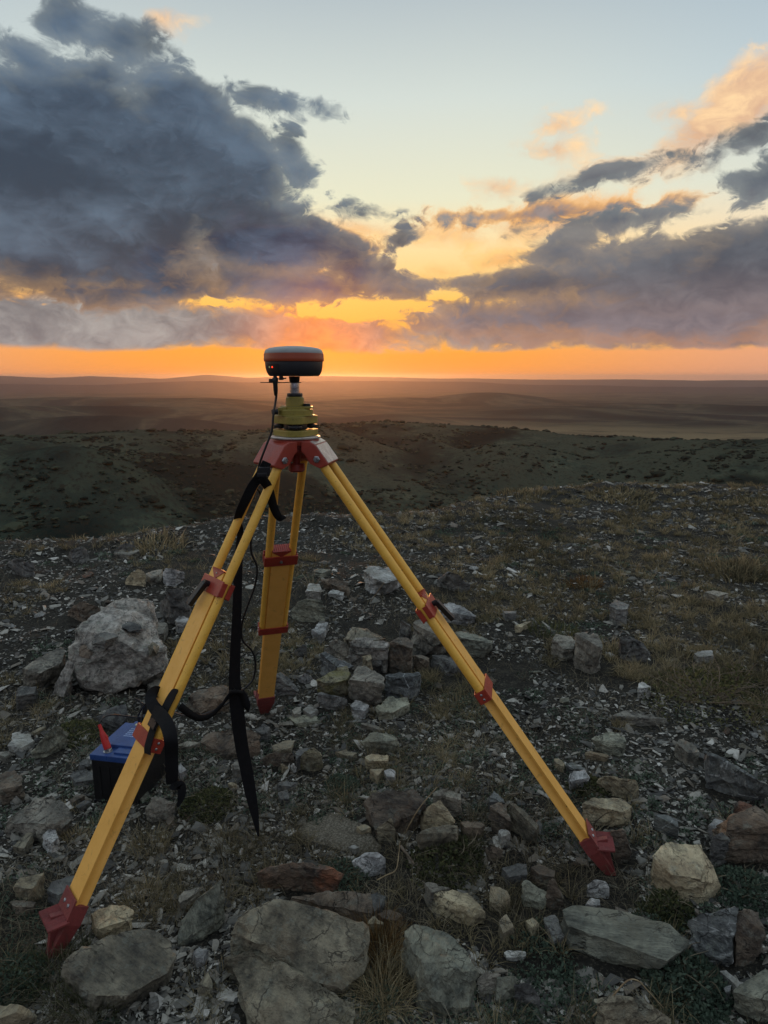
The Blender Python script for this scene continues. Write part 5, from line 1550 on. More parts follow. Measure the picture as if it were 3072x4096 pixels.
rock('I', 'flat-topped grey block behind the rounded tan rock', 'grey', [(715, 455, .12), (760, 435, .13), (830, 426, .13), (900, 460, .11), (905, 500, .09)], [(790, 545), (900, 560)], h=.11)
rock('I', 'low brown stone among the dry stems', 'brown', [(900, 645), (1000, 626), (1060, 660), (1040, 682), (925, 680)], h=.04)
rock('I', 'upright dark brown stone beside the upright wedge', 'brown', [(1092, 535, .11), (1140, 515, .12), (1200, 522, .12), (1230, 640, .05)], [(1110, 590), (1190, 690), (1232, 670)], h=.1)
rock('I', 'upright wedge with a pale sloping top edge', 'olive', [(1222, 512, .14), (1300, 542, .13), (1420, 660, .07), (1405, 700, .05)], [(1245, 640), (1250, 712), (1340, 745), (1410, 742)], short='upright wedge')
rock('I', 'dark blue stone with a quartz corner by the upright wedge', 'veined', [(1077, 492), (1120, 436), (1180, 480), (1190, 510), (1092, 510)], h=.06)
rock('I', 'tan-topped dark stone below the upright wedge', 'brown', [(1062, 812, .05), (1130, 800, .055), (1182, 830, .04)], [(1080, 870), (1130, 890)], h=.045)
rock('I', 'pale chip leaning on the upright wedge', 'pale', [(1152, 702), (1200, 686), (1232, 720), (1172, 740)], h=.045)
rock('I', 'small orange-tan block on the sandy patch', 'tan', [(207, 672), (250, 656), (305, 680), (242, 700)], [(215, 705), (260, 725), (300, 700)], h=.03, short='small orange-tan block')
rock('I', 'dark brown slab with lichen dots before the tan-faced slab', 'brown', [(1362, 942), (1420, 920), (1530, 960), (1522, 1008), (1420, 990)], h=.04)
rock('I', 'dark cracked slab with pale lichen near the right shoe', 'slate', [(1172, 945), (1250, 915), (1330, 930), (1340, 990), (1220, 1010)], h=.04)

rock('H', 'broad reddish flat rock crossed by the hanging strap', 'brown', [(202, 345, .05), (282, 262, .07), (490, 242, .09), (650, 250, .09), (720, 292, .07), (702, 350, .05), (622, 398, .03), (482, 460, .01), (302, 445, .01)], h=.05, name='flat_rock', short='broad reddish rock')
rock('H', 'dark cube at the corner of the broad reddish rock', 'slate', [(662, 242), (740, 196), (790, 222), (762, 268), (702, 270)], h=.05)
rock('H', 'layered brown ledge near the mossy stone', 'brown', [(692, 500, .02), (780, 432, .06), (980, 440, .06), (990, 500, .03), (872, 518, .02)], h=.04, name='flat_rock')
rock('H', 'thin splintered ledge beyond the layered brown ledge', 'olive', [(802, 382), (900, 342), (990, 332), (962, 398), (832, 428)], h=.035)
rock('H', 'yellow-green lichen-covered stone with sloping sides', 'moss', [(1032, 500, .04), (1062, 430, .08), (1150, 402, .10), (1200, 432, .09), (1226, 510, .05)], [(1050, 545), (1080, 570), (1220, 555)], short='mossy stone')
rock('H', 'dark slate slab behind the mossy stone', 'slate', [(1000, 425), (1060, 405), (1130, 390), (1060, 430), (1005, 490)], h=.06)
rock('H', 'small tan pyramid in the gravel near the mossy stone', 'tan', [(852, 560, .01), (890, 526, .045), (940, 560, .02), (902, 580, .01)], h=.02)
rock('H', 'pale pyramid in the gravel near the mossy stone', 'pale', [(946, 545, .01), (980, 520, .045), (1012, 560, .02), (970, 575, .01)], h=.02)
rock('H', 'dark slab with a lit upper edge near the strap end', 'slate', [(842, 702), (872, 682), (1010, 680), (962, 718)], h=.025)
rock('H', 'square dark slab below the one with a lit upper edge', 'slate', [(850, 762), (930, 740), (952, 820), (872, 830)], h=.02)
rock('H', 'grey chip half behind the hanging strap', 'grey', [(470, 545), (500, 512), (552, 512), (552, 575), (492, 575)], h=.04)
rock('H', 'flat grey plate in the gravel by the yellow leg', 'grey', [(12, 380), (100, 342), (210, 352), (112, 385)], h=.02)
rock('H', 'thin tan plate near the hanging strap', 'tan', [(436, 690), (470, 680), (515, 700), (480, 712)], h=.018)

# bare sandy patch: part of the ground, a shallow crust
def ground_patch(name, poly_px, mat, label, lift=0.012):
    pts = [ground_at(u, v) for u, v in poly_px]
    c = sum(pts, Vector()) / len(pts)
    vs, fs = [], []
    n = 48
    ring = spline(pts + [pts[0]], 8)[:-1]
    nr = len(ring)
    K = 14
    vs.append((c.x, c.y, gz(c.x, c.y) + lift))
    for k in range(1, K + 1):
        f = k / K
        for i, p in enumerate(ring):
            q = c.lerp(p, f * (1 + .10 * mnoise.noise(Vector((p.x * 9, p.y * 9, 3.0)))))
            e = 1 - max(0, (f - .72) / .28) ** 2 * 1.6
            vs.append((q.x, q.y, gz(q.x, q.y) + lift * e + .004 * mnoise.noise(Vector((q.x * 45, q.y * 45, 0)))))
    tris = []
    for i in range(nr):
        tris.append((0, 1 + i, 1 + (i + 1) % nr))
    for k in range(K - 1):
        a = 1 + k * nr; b = a + nr
        for i in range(nr):
            j = (i + 1) % nr
            tris += [(a + i, b + i, b + j), (a + i, b + j, a + j)]
    o = link(name, raw_mesh(name, vs, tris, True), mat)
    tag(o, label, None, None, 'structure')
    return o, c


sandm, t, b = new_mat('gritty_sand')
tc = t.n('ShaderNodeTexCoord'); Pp = tc.outputs['Object']
n1_ = t.noise(Pp, 18, 6, .65); n2_ = t.noise(Pp, 140, 5, .7)
t.link(t.mix(t.rng(n2_, .42, .66), t.mix(n1_, lin(70, 64, 54), lin(104, 98, 86)), lin(140, 134, 120)), b.inputs['Base Color']); b.inputs['Roughness'].default_value = .97
b.inputs['Specular IOR Level'].default_value = .15
bump(t, b, t.m('ADD', n1_, n2_), 0.9, .008)
sand, sand_c = ground_patch('bare_soil', [(300, 822), (330, 812), (352, 818), (366, 826), (378, 840), (384, 850), (360, 856), (335, 850), (312, 842), (296, 834)], sandm, 'bare gritty sandy patch between the strap end and the bedrock')
FOOT.append((sand_c.x, sand_c.y, .12, 'sandy patch'))

# ------------------------------------------------------------------ loose stones, each on its own
rnd = random.Random(77)
LANDMARK = [(f[0], f[1], f[3]) for f in FOOT if f[3]] + [(bat.location.x, bat.location.y, 'battery')] + \
           [(LEGS[k]['F'].x, LEGS[k]['F'].y, k + ' tripod shoe') for k in LEGS]
STONE_V = []
COLS = [('slate', 'dark grey'), ('grey', 'grey'), ('pale', 'whitish'), ('tan', 'tan'), ('brown', 'brown'), ('green', 'grey-green'), ('olive', 'olive'), ('rust', 'rusty'), ('granite', 'speckled')]
SHAPES = [('flat', (1, .8, .22)), ('long thin', (1.25, .5, .25)), ('blocky', (.9, .75, .42)), ('wedge-shaped', (1, .7, .38))]
for si, (sn, sc3) in enumerate(SHAPES):
    for vi in range(4):
        rr_ = random.Random(500 + si * 10 + vi)
        pts = []
        for k in range(10):
            v_ = Vector((rr_.gauss(0, 1), rr_.gauss(0, 1), rr_.gauss(0, 1))).normalized()
            if sn == 'wedge-shaped': v_.z *= .5 + .5 * max(0, v_.x)
            pts.append(Vector((v_.x * sc3[0], v_.y * sc3[1], v_.z * sc3[2])) * .5)
        me, _, _ = rock_mesh('loose_stone', pts, 900 + si * 10 + vi, 0.6, edge=.13, cuts=2)
        STONE_V.append((sn, me))
STONE_M = {}
labels_used = set()
made = 0
tries = 0
while made < 215 and tries < 3000:
    tries += 1
    u, v = rnd.uniform(0, 768), 545 + 475 * rnd.random() ** 0.85
    p = ground_at(u, v)
    if p.y > 9.0 or math.hypot(p.x, p.y) > np.interp(math.atan2(p.x, p.y), _ca, _cr) + .1: continue
    if any((p.x - f[0]) ** 2 + (p.y - f[1]) ** 2 < (f[2] + .02) ** 2 for f in FOOT): continue
    dpt = p.y
    sz = rnd.uniform(.030, .075) * (0.62 + 0.2 * dpt)
    cn, cw = COLS[int(min(8, rnd.random() ** 1.15 * 9))]
    sn, me = rnd.choice(STONE_V)
    near = sorted(LANDMARK, key=lambda L: (L[0] - p.x) ** 2 + (L[1] - p.y) ** 2)[:2]
    ln = near[0]
    dx, dy = p.x - ln[0], p.y - ln[1]
    rel = ('beyond' if dy > 0 else 'in front of') if abs(dy) > abs(dx) else 'beside'
    lab = f"small {cw} {sn} stone {rel} the {ln[2]}"
    if lab in labels_used:
        lab = f"small {cw} {sn} stone between the {ln[2]} and the {near[1][2]}"
        if lab in labels_used or len(lab.split()) > 16: continue
    labels_used.add(lab)
    key = (cn, me.name)
    if key not in STONE_M:
        m2 = me.copy(); m2.materials.clear(); m2.materials.append(ROCK[cn]); STONE_M[key] = m2
    o = bpy.data.objects.new('loose_stone', STONE_M[key])
    COL.objects.link(o)
    o.scale = (sz, sz, sz)
    o.rotation_euler = (rnd.gauss(0, .18), rnd.gauss(0, .18), rnd.uniform(0, 6.28))
    o.location = (p.x, p.y, p.z - sz * .12)
    tag(o, lab, 'stone', 'loose stones on the hilltop', 'thing')
    FOOT.append((p.x, p.y, sz * .4, None))
    made += 1

# ------------------------------------------------------------------ gravel, grass and herbs
rng = np.random.default_rng(5)


def px_samples(n, v0=478, v1=1060, u0=-160, u1=930, power=1.0):
    u = rng.uniform(u0, u1, n); v = v0 + (v1 - v0) * rng.random(n) ** power
    x = (u - 384) / FPX; y = -(v - 512) / FPX
    dx, dy, dz = x, CP + y * SP, -SP + y * CP
    k = EYE / np.maximum(-dz, 1e-3)
    for _ in range(3):
        k = (EYE - height(dx * k, dy * k)) / np.maximum(-dz, 1e-3)
        k = np.minimum(k, 14)
    X, Y = dx * k, dy * k
    r = np.hypot(X, Y); a = np.arctan2(X, Y)
    ok = r < np.interp(a, _ca, _cr) + 0.55
    return X[ok], Y[ok]


def disc_samples(n, rmax=11.0):
    r = rmax * np.sqrt(rng.random(n)); a = rng.uniform(-.85, .85, n)
    ok = (r < np.interp(a, _ca, _cr) + 0.7) & (r > .6)
    return (r * np.sin(a))[ok], (r * np.cos(a))[ok]


FA = np.array([(f[0], f[1], f[2]) for f in FOOT if f[3] or f[2] > .06])


def keep_off(X, Y, k=.7):
    ok = np.ones(len(X), bool)
    for fx, fy, fr in FA:
        ok &= (X - fx) ** 2 + (Y - fy) ** 2 > (fr * k) ** 2
    return ok


def flake_templates(n, flat):
    out = []
    for i in range(n):
        bm = BM()
        rr_ = random.Random(40 + i)
        for k in range(8):
            v_ = Vector((rr_.gauss(0, 1), rr_.gauss(0, .8), rr_.gauss(0, 1))).normalized()
            bm.verts.new((v_.x * .6, v_.y * .5 * (.55 + .45 * ((i * 37) % 10) / 10), v_.z * .5 * flat))
        res = bmesh.ops.convex_hull(bm, input=bm.verts[:])
        bmesh.ops.delete(bm, geom=[v for v in bm.verts if not v.link_faces], context='VERTS')
        bmesh.ops.triangulate(bm, faces=bm.faces[:])
        bm.verts.ensure_lookup_table()
        bm.verts.index_update()
        V = np.array([v.co[:] for v in bm.verts]); F = np.array([[v.index for v in f.verts] for f in bm.faces])
        bm.free()
        out.append((V, F))
    return out


def scatter(temps, X, Y, S, tilt, sink):
    """merge transformed copies of the templates into one vertex / face array"""
    VV, FF = [], []
    base = 0
    idx = rng.integers(0, len(temps), len(X))
    Zg = height(X, Y)
    for ti, (V, F) in enumerate(temps):
        sel = np.where(idx == ti)[0]
        if not len(sel): continue
        n = len(sel)
        yaw = rng.uniform(0, 2 * np.pi, n)
        ax, ay = rng.normal(0, tilt, n), rng.normal(0, tilt, n)
        p = V[None] * S[sel][:, None, None]
        # tilt, then yaw
        x, y, z = p[..., 0], p[..., 1], p[..., 2]
        z = z + x * np.sin(ax)[:, None] + y * np.sin(ay)[:, None]
        c, s = np.cos(yaw)[:, None], np.sin(yaw)[:, None]
        xx = x * c - y * s; yy = x * s + y * c
        P3 = np.stack([xx + X[sel][:, None], yy + Y[sel][:, None], z + (Zg[sel] + S[sel] * sink)[:, None]], -1)
        nv = V.shape[0]
        VV.append(P3.reshape(-1, 3))
        FF.append((F[None] + (base + np.arange(n) * nv)[:, None, None]).reshape(-1, 3))
        base += n * nv
    return np.concatenate(VV), np.concatenate(FF)


# gravel: schist chips
gm, t, b = new_mat('schist_chips')
geo = t.n('ShaderNodeNewGeometry'); ri = geo.outputs['Random Per Island']
tc = t.n('ShaderNodeTexCoord')
base_c = t.ramp(ri, [(0, lin(38, 37, 36)), (.22, lin(66, 65, 61)), (.42, lin(94, 92, 85)), (.58, lin(118, 115, 105)), (.68, lin(106, 95, 82)), (.78, lin(138, 134, 123)), (.90, lin(162, 158, 147)), (.975, lin(188, 184, 174)), (1.0, lin(206, 202, 192))])
nz_ = t.noise(tc.outputs['Object'], 70, 5, .65)
t.link(t.mix(t.m('MULTIPLY', t.rng(nz_, .4, .7), .45), base_c, lin(70, 66, 58)), b.inputs['Base Color'])
b.inputs['Roughness'].default_value = .62; b.inputs['Specular IOR Level'].default_value = .5
bump(t, b, nz_, .5, .004)
X1, Y1 = px_samples(112000, v1=1240, power=.95); X2, Y2 = disc_samples(34000)
X = np.concatenate([X1, X2]); Y = np.concatenate([Y1, Y2])
ok = (keep_off(X, Y, .55)) & ((vnoise(X / .55, Y / .55, 61) + .6 * vnoise(X / .2, Y / .2, 62) > -.30 + .06 * np.clip(X - .8, 0, 2)))
ok &= ~((np.abs(X - sand_c.x) < .16) & (np.abs(Y - sand_c.y) < .10) & (rng.random(len(X)) < .9))
X, Y = X[ok], Y[ok]
S = np.clip(rng.lognormal(math.log(.0115), .62, len(X)), .005, .07) * (.72 + .17 * Y)
V, F = scatter(flake_templates(16, .26), X, Y, S, .28, .06)
o = link('gravel', raw_mesh('gravel', V, F), gm)
tag(o, 'dark schist chips and gravel strewn over the hilltop', None, None, 'stuff')
n_gravel = len(F)


def blades(X, Y, n_per, h_lo, h_hi, w, spread, lean, seed_n, base_r=None, curl=.5, zoff=0):
    """tufts of thin three-joint blades; returns verts, faces"""
    nt = len(X)
    N = nt * n_per
    tx = np.repeat(X, n_per); ty = np.repeat(Y, n_per)
    an = rng.uniform(0, 2 * np.pi, N); rad = (np.repeat(base_r, n_per) if base_r is not None else spread) * np.sqrt(rng.random(N))
    bx_, by_ = tx + np.cos(an) * rad, ty + np.sin(an) * rad
    bz = height(bx_, by_) - .004 + zoff
    hh = rng.uniform(h_lo, h_hi, N) * np.repeat(rng.uniform(.6, 1.25, nt), n_per)
    an2 = an + rng.normal(0, .7, N)
    ln_ = np.abs(rng.normal(lean, lean * .5, N))
    dx, dy = np.cos(an2), np.sin(an2)
    wa = rng.uniform(0, np.pi, N)
    wx, wy = np.cos(wa) * w * .5, np.sin(wa) * w * .5
    dist = np.sqrt(bx_ ** 2 + by_ ** 2)
    wsc = np.maximum(1.0, dist / 2.6)
    wx, wy = wx * wsc, wy * wsc
    segs = [(0, 1.0), (.4, .9), (.75, .6), (1.0, 0.12)]
    rows = []
    for f, wf in segs:
        out = ln_ * hh * (f ** 1.6)
        px_ = bx_ + dx * out; py_ = by_ + dy * out
        pz_ = bz + hh * f * np.sqrt(np.maximum(.05, 1 - np.minimum(.95, (ln_ * f) ** 2 * curl)))
        rows.append(np.stack([px_ - wx * wf, py_ - wy * wf, pz_], -1)); rows.append(np.stack([px_ + wx * wf, py_ + wy * wf, pz_], -1))
    VV = np.stack(rows, 1)                            # N, 8, 3
    q = np.array([[0, 1, 3, 2], [2, 3, 5, 4], [4, 5, 7, 6]])
    FF = (q[None] + (np.arange(N) * 8)[:, None, None]).reshape(-1, 4)
    return VV.reshape(-1, 3), FF


def leaf_mat(name, stops, trans=.35):
    m = bpy.data.materials.new(name); m.use_nodes = True
    t = NT(m.node_tree)
    geo = t.n('ShaderNodeNewGeometry')
    tc = t.n('ShaderNodeTexCoord')
    pn = t.noise(tc.outputs['Object'], 1.1, 4, .6)
    f = t.m('ADD', t.m('MULTIPLY', geo.outputs['Random Per Island'], .55), t.m('MULTIPLY', t.rng(pn, .3, .7), .45))
    c = t.ramp(f, stops)
    d = t.n('ShaderNodeBsdfDiffuse'); tr = t.n('ShaderNodeBsdfTranslucent'); mx = t.n('ShaderNodeMixShader'); o = t.n('ShaderNodeOutputMaterial')
    t.link(c, d.inputs[0]); t.link(c, tr.inputs[0]); mx.inputs[0].default_value = trans
    t.link(d.outputs[0], mx.inputs[1]); t.link(tr.outputs[0], mx.inputs[2]); t.link(mx.outputs[0], o.inputs[0])
    return m


G_DRY = leaf_mat('dry_grass', [(.1, lin(70, 66, 53)), (.35, lin(102, 96, 75)), (.55, lin(134, 123, 96)), (.75, lin(162, 147, 114)), (.95, lin(188, 173, 138))])
G_RUST = leaf_mat('rusty_grass', [(.1, lin(58, 46, 32)), (.4, lin(94, 72, 46)), (.7, lin(122, 96, 62)), (.95, lin(128, 116, 92))])
G_LIT = leaf_mat('dead_stalks', [(.1, lin(66, 60, 50)), (.4, lin(104, 96, 80)), (.7, lin(138, 128, 108)), (.95, lin(164, 154, 134))], .2)
G_OLIVE = leaf_mat('olive_herb', [(.1, lin(50, 54, 40)), (.5, lin(78, 82, 58)), (.95, lin(116, 114, 76))])
G_SAGE = leaf_mat('sage_herb', [(.1, lin(58, 70, 60)), (.5, lin(84, 98, 84)), (.8, lin(108, 120, 102)), (.98, lin(150, 160, 146))])

# tufts all over, thicker to the right and towards the crest
X1, Y1 = px_samples(5800, v1=1240, power=.85); X2, Y2 = disc_samples(2600)
X3, Y3 = px_samples(4200, v0=482, v1=720, u0=250)
X = np.concatenate([X1, X2, X3]); Y = np.concatenate([Y1, Y2, Y3])
dens = vnoise(X / .9, Y / .9, 71) + .7 * vnoise(X / .35, Y / .35, 72) + .16 * np.clip(X - .2, -1, 3) + .05 * np.clip(Y - 3, 0, 5)
ok = keep_off(X, Y, .8) & (dens > .02) & ((Y > 2.3) | (rng.random(len(X)) < .45))
X, Y = X[ok], Y[ok]
pick = rng.random(len(X)) < .60
X, Y = X[pick], Y[pick]
V, F = blades(X, Y, 40, .025, .070, .0016, .035, .95, 1, base_r=rng.uniform(.008, .034, len(X)) * (.8 + .10 * Y))
o = link('grass', raw_mesh('grass', V, F, False), G_DRY)
tag(o, 'thin dry olive and straw grass growing between the stones', None, None, 'stuff')
# wiry dead stalks lying on the ground
X1, Y1 = px_samples(40000, v0=540, power=.9); X2, Y2 = disc_samples(12000, 8)
X = np.concatenate([X1, X2]); Y = np.concatenate([Y1, Y2])
ok = keep_off(X, Y, .8) & (vnoise(X / .5, Y / .5, 81) + .5 * vnoise(X / .17, Y / .17, 82) > -.12)
X, Y = X[ok], Y[ok]
V, F = blades(X, Y, 1, .03, .085, .0013, .01, 1.25, 2, curl=.62)
V[:, 2] += .006
o = link('dead_stalks', raw_mesh('dead_stalks', V, F, False), G_LIT)
tag(o, 'wiry pale dead stalks lying over the gravel', None, None, 'stuff')


def leaflets(X, Y, n_per, rad, hgt, size, zoff=0.0):
    """small two-triangle leaves spread through low domes"""
    nt = len(X); N = nt * n_per
    tx = np.repeat(X, n_per); ty = np.repeat(Y, n_per)
    R_ = np.repeat(rad, n_per); H_ = np.repeat(hgt, n_per)
    an = rng.uniform(0, 2 * np.pi, N); q = np.sqrt(rng.random(N))
    lx, ly = tx + np.cos(an) * q * R_, ty + np.sin(an) * q * R_
    lz = height(lx, ly) + zoff + H_ * (1 - q ** 2) * rng.random(N) ** .6 + .003
    d = rng.normal(0, 1, (N, 3)); d[:, 2] = np.abs(d[:, 2]) * .8 + .1; d /= np.linalg.norm(d, axis=1)[:, None]
    s = np.cross(d, rng.normal(0, 1, (N, 3))); s /= np.linalg.norm(s, axis=1)[:, None]
    L = (size * rng.uniform(.6, 1.5, N))[:, None] * np.maximum(1, np.hypot(lx, ly) / 3.2)[:, None]
    c = np.stack([lx, ly, lz], -1)
    VV = np.stack([c, c + d * L * .5 + s * L * .28, c + d * L, c + d * L * .5 - s * L * .28], 1)
    FF = (np.arange(N) * 4)[:, None] + np.array([[0, 1, 2, 3]])
    return VV.reshape(-1, 3), FF


X, Y = px_samples(2600, v0=520, power=.9)
ok = keep_off(X, Y, .8) & (vnoise(X / .6, Y / .6, 91) + .4 * vnoise(X / .2, Y / .2, 92) > .08)
X, Y = X[ok], Y[ok]
V, F = leaflets(X, Y, 46, rng.uniform(.02, .065, len(X)) * (.8 + .1 * Y), rng.uniform(.008, .03, len(X)), .009)
o = link('ground_cover', raw_mesh('ground_cover', V, F, False), G_SAGE)
tag(o, 'low grey-green herbs creeping over the soil', None, None, 'stuff')


def plant(kind, label, cat, u, v, rad, hgt, n, mat, size=.012, group=None, blade_w=.0016, lean=.7, stems=0, stem_mat=None):
    """one plant that can be told apart: foliage (blades or leaflets) and, for shrubs, stems"""
    p = ground_at(u, v)
    root = empty(kind, p)
    tag(root, label, cat, group, 'thing')
    X, Y = np.array([p.x]), np.array([p.y])
    if kind == 'grass_tuft':
        V, F = blades(X, Y, n, hgt * .5, hgt, blade_w, rad, lean, 3, base_r=np.array([rad]))
    else:
        V, F = leaflets(X, Y, n, np.array([rad]), np.array([hgt]), size)
    f = link('foliage', raw_mesh('foliage', V, F, False), mat, root)
    if stems:
        bm = BM()
        rs = random.Random(int(u * 7 + v))
        for k in range(stems):
            an = rs.uniform(0, 6.28); L = rad * rs.uniform(.6, 1.1)
            q0 = p + Vector((math.cos(an), math.sin(an), 0)) * rad * .1
            q2 = p + Vector((math.cos(an) * L, math.sin(an) * L, hgt * rs.uniform(.6, 1.3)))
            q1 = (q0 + q2) / 2 + Vector((rs.uniform(-.3, .3) * rad, rs.uniform(-.3, .3) * rad, hgt * .25))
            b_tube(bm, spline([q0, q1, q2], 4), [.0026 - .0022 * i / 8 for i in range(9)], 5)
        link('stems', bm_mesh('stems', bm, True), stem_mat or G_LIT, root)
    FOOT.append((p.x, p.y, rad, None))
    return root


plant('grass_tuft', 'rusty orange grass tuft in the notch between bedrock slab and ridge rock', 'grass tuft', 378, 952, .055, .085, 420, G_RUST, lean=.9)
plant('grass_tuft', 'dark brown grass tuft at the bottom edge below the rusty tuft', 'grass tuft', 386, 1000, .06, .10, 380, G_DRY, lean=.8)
plant('grass_tuft', 'yellow-green grass tuft between the right tripod leg and the bedrock outcrop', 'grass tuft', 470, 845, .05, .06, 260, G_OLIVE)
plant('grass_tuft', 'long pale grass sprays by the upright wedge', 'grass tuft', 478, 822, .03, .17, 60, G_LIT, lean=1.1)
plant('grass_tuft', 'dry grass tuft in front of the hanging strap', 'grass tuft', 226, 845, .05, .07, 240, G_DRY)
plant('grass_tuft', 'olive grass tuft right of the left tripod leg', 'grass tuft', 150, 848, .06, .07, 300, G_DRY)
plant('grass_tuft', 'small spiky grass tuft on the grey boulder flank', 'grass tuft', 76, 838, .04, .06, 180, G_DRY)
plant('grass_tuft', 'green grass tuft above the long flat plate', 'grass tuft', 652, 918, .05, .055, 300, G_OLIVE)
plant('grass_tuft', 'rank dark grass at the tip of the left tripod shoe', 'grass tuft', 58, 978, .08, .09, 420, G_OLIVE, lean=.9)
plant('grass_tuft', 'dark grass growing along the foot of the leaning olive slab', 'grass tuft', 92, 1008, .07, .08, 380, G_OLIVE)
plant('grass_tuft', 'dry grass growing behind the left tripod shoe', 'grass tuft', 146, 905, .07, .08, 380, G_DRY)
plant('grass_tuft', 'pale dry sprays beside the back leg', 'grass tuft', 312, 588, .03, .26, 46, G_LIT, lean=.9, blade_w=.0024)
plant('grass_tuft', 'large brown grass tuft far over by the edge of the straw grass', 'grass tuft', 735, 575, .26, .10, 420, G_DRY, blade_w=.0035)
plant('grass_tuft', 'orange grass tuft in the middle of the straw grass', 'grass tuft', 584, 585, .14, .07, 260, G_RUST, blade_w=.003)
plant('grass_tuft', 'olive grass tuft beyond the white-topped stump', 'grass tuft', 552, 632, .15, .08, 260, G_OLIVE, blade_w=.003)
plant('grass_tuft', 'straw grass tuft standing on the crest by the blocky rock', 'grass tuft', 155, 548, .26, .12, 260, G_DRY, blade_w=.004, lean=.7)
plant('grass_tuft', 'sunlit straw grass along the crest dip', 'grass tuft', 522, 494, .32, .15, 240, G_DRY, blade_w=.004, lean=.6)
plant('grass_tuft', 'dark bushy tuft on the crest near the edge', 'grass tuft', 620, 497, .42, .11, 460, G_DRY, blade_w=.005, lean=.8)
plant('grass_tuft', 'dark brown tuft at the far end of the crest', 'grass tuft', 758, 504, .34, .11, 360, G_DRY, blade_w=.005, lean=.8)
plant('herb_clump', 'grey-blue herb cushion by the sandy patch', 'herb', 342, 787, .07, .035, 900, G_SAGE, .010, stems=8)
plant('herb_clump', 'dark green herb clump under the twisted outcrop and cracked block', 'herb', 447, 862, .12, .05, 1700, G_OLIVE, .012, stems=14)
plant('herb_clump', 'silvery herb mat beside the speckled granite stone', 'herb', 344, 878, .08, .035, 1000, G_SAGE, .009, stems=10)
plant('herb_clump', 'green herb clump below the long flat plate', 'herb', 685, 985, .11, .06, 2200, G_SAGE, .012, stems=14)
plant('herb_clump', 'yellow-green herb clump between the cream block and the plate', 'herb', 668, 912, .07, .045, 900, G_OLIVE, .011, stems=8)
plant('herb_clump', 'dark herb clump before the yellow leg and the strap', 'herb', 208, 808, .10, .05, 1300, G_OLIVE, .011, stems=10)
plant('herb_clump', 'herb patch round the low tan rock', 'herb', 588, 790, .08, .045, 1000, G_OLIVE, .011, stems=8)
plant('herb_clump', 'herb patch beside the pointed grey-green stone', 'herb', 74, 735, .12, .04, 1200, G_OLIVE, .012, stems=10)
plant('herb_clump', 'pale lichen-like herb by the left shoe tip', 'herb', 14, 985, .09, .04, 1200, G_SAGE, .010, stems=8)
plant('herb_clump', 'herb mat at the side of the large rust-brown rock', 'herb', 745, 895, .10, .06, 1300, G_SAGE, .011, stems=12)
BARK = paint('grey_bark', lin(118, 104, 88), lin(84, 72, 60), .8, .0, scale=60)
plant('low_shrub', 'sprawling dark green shrub with bare grey branches at the side of the turf', 'shrub', 705, 700, .30, .12, 1300, G_OLIVE, .014, stems=30, stem_mat=BARK)
plant('low_shrub', 'small yellow-green shrub beyond the sprawling shrub', 'shrub', 735, 688, .12, .12, 420, G_OLIVE, .014, stems=12, stem_mat=BARK)


def stick(name, label, cat, pts, rad, mat):
    bm = BM()
    P_ = spline(pts, 6)
    b_tube(bm, P_, [rad * (1 - .55 * i / len(P_)) for i in range(len(P_))], 6)
    o = link(name, bm_mesh(name, bm, True), mat); tag(o, label, cat, None, 'thing')
    return o


def gp(crop, x, y, h):
    ou, ov, s = CROP[crop]
    return ground_at(ou + x * s, ov + y * s, h)


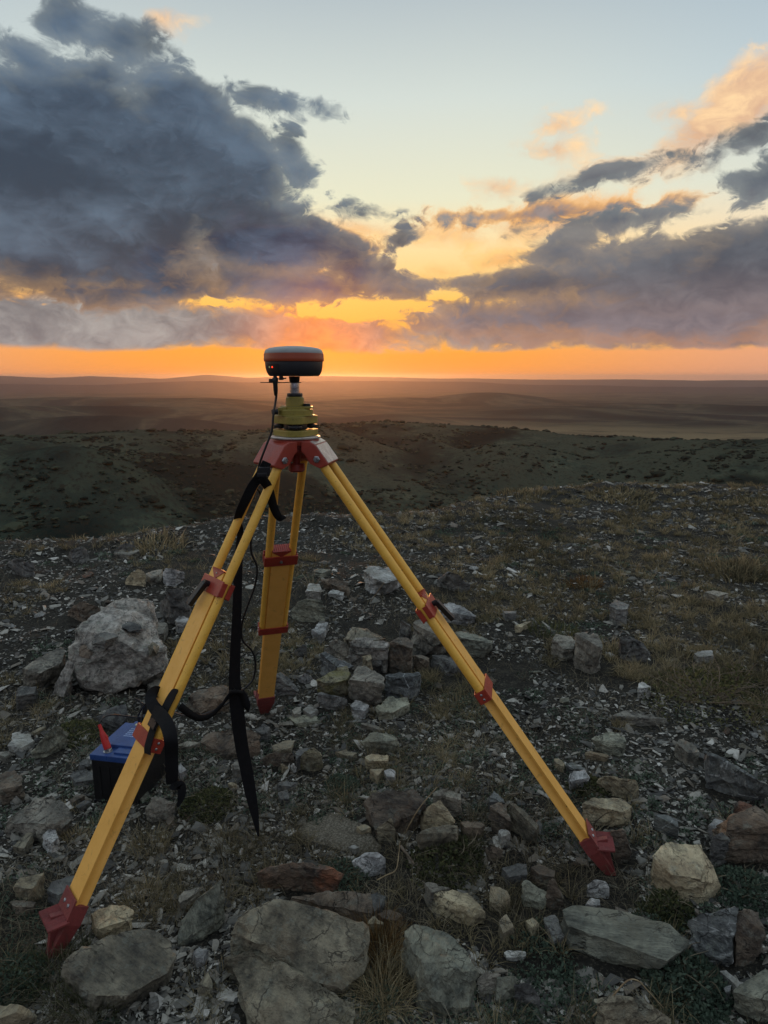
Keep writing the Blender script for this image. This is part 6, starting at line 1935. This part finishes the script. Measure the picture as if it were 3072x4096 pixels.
STRAW = paint('straw', lin(150, 132, 100), lin(116, 98, 72), .7, 0, scale=40, bumpy=0)
stick('dry_stem', 'long bent brown stem leaning over the rounded tan rock', 'stem', [gp('I', 520, 740, 0), gp('I', 620, 560, .10), gp('I', 745, 410, .16)], .0028, STRAW)
stick('dry_stem', 'dry stem crossing the soil below the weathered stick', 'stem', [gp('I', 345, 1030, .01), gp('I', 400, 1000, .02), gp('I', 470, 960, .04), gp('I', 490, 850, .07), gp('I', 498, 770, .10)], .0024, STRAW)
stick('dry_stem', 'bent pale straw arching over the brown bottom rock', 'stem', [gp('C', 570, 1500, .03), gp('C', 680, 1390, .08), gp('C', 780, 1280, .13), gp('C', 850, 1272, .135), gp('C', 920, 1340, .10), gp('C', 1010, 1440, .05)], .0022, STRAW)
stick('dry_stem', 'white dry stem beyond the right leg before the flat white rock', 'stem', [gp('E', 800, 345, .0), gp('E', 845, 280, .12), gp('E', 890, 215, .24)], .003, STRAW)
stick('driftwood_stick', 'short weathered grey stick near the cracked block', 'stick', [gp('I', 503, 805, .012), gp('I', 550, 865, .014), gp('I', 595, 925, .012)], .006, BARK)

# scrub on the dark hills: far too many bushes to count
n = 26000
a = rng.uniform(-.62, .62, n); r = np.exp(rng.uniform(math.log(230), math.log(1050), n))
X, Y = r * np.sin(a), r * np.cos(a)
ok = vnoise(X / 45, Y / 45, 101) + .8 * vnoise(X / 14, Y / 14, 102) > .0
X, Y = X[ok], Y[ok]
bl = []
for i in range(5):
    bm = BM(); bmesh.ops.create_icosphere(bm, subdivisions=1, radius=.5)
    for v_ in bm.verts:
        v_.co *= .8 + .5 * random.Random(i * 50 + v_.index).random()
        v_.co.z *= .42
    bm.verts.index_update()
    bl.append((np.array([v.co[:] for v in bm.verts]), np.array([[v.index for v in f.verts] for f in bm.faces]))); bm.free()
S = rng.lognormal(math.log(2.0), .5, len(X)) * (.6 + r[ok] / 900)
V, F = scatter(bl, X, Y, S, .1, .1)
scm, t, b = new_mat('hill_scrub')
geo = t.n('ShaderNodeNewGeometry')
t.link(t.ramp(geo.outputs['Random Per Island'], [(0, lin(30, 34, 30)), (.6, lin(46, 52, 44)), (1, lin(70, 74, 60))]), b.inputs['Base Color']); b.inputs['Roughness'].default_value = 1; b.inputs['Specular IOR Level'].default_value = 0
o = link('scrub', raw_mesh('scrub', V, F), scm)
tag(o, 'low scrub dotted over the dark hills', None, None, 'stuff')
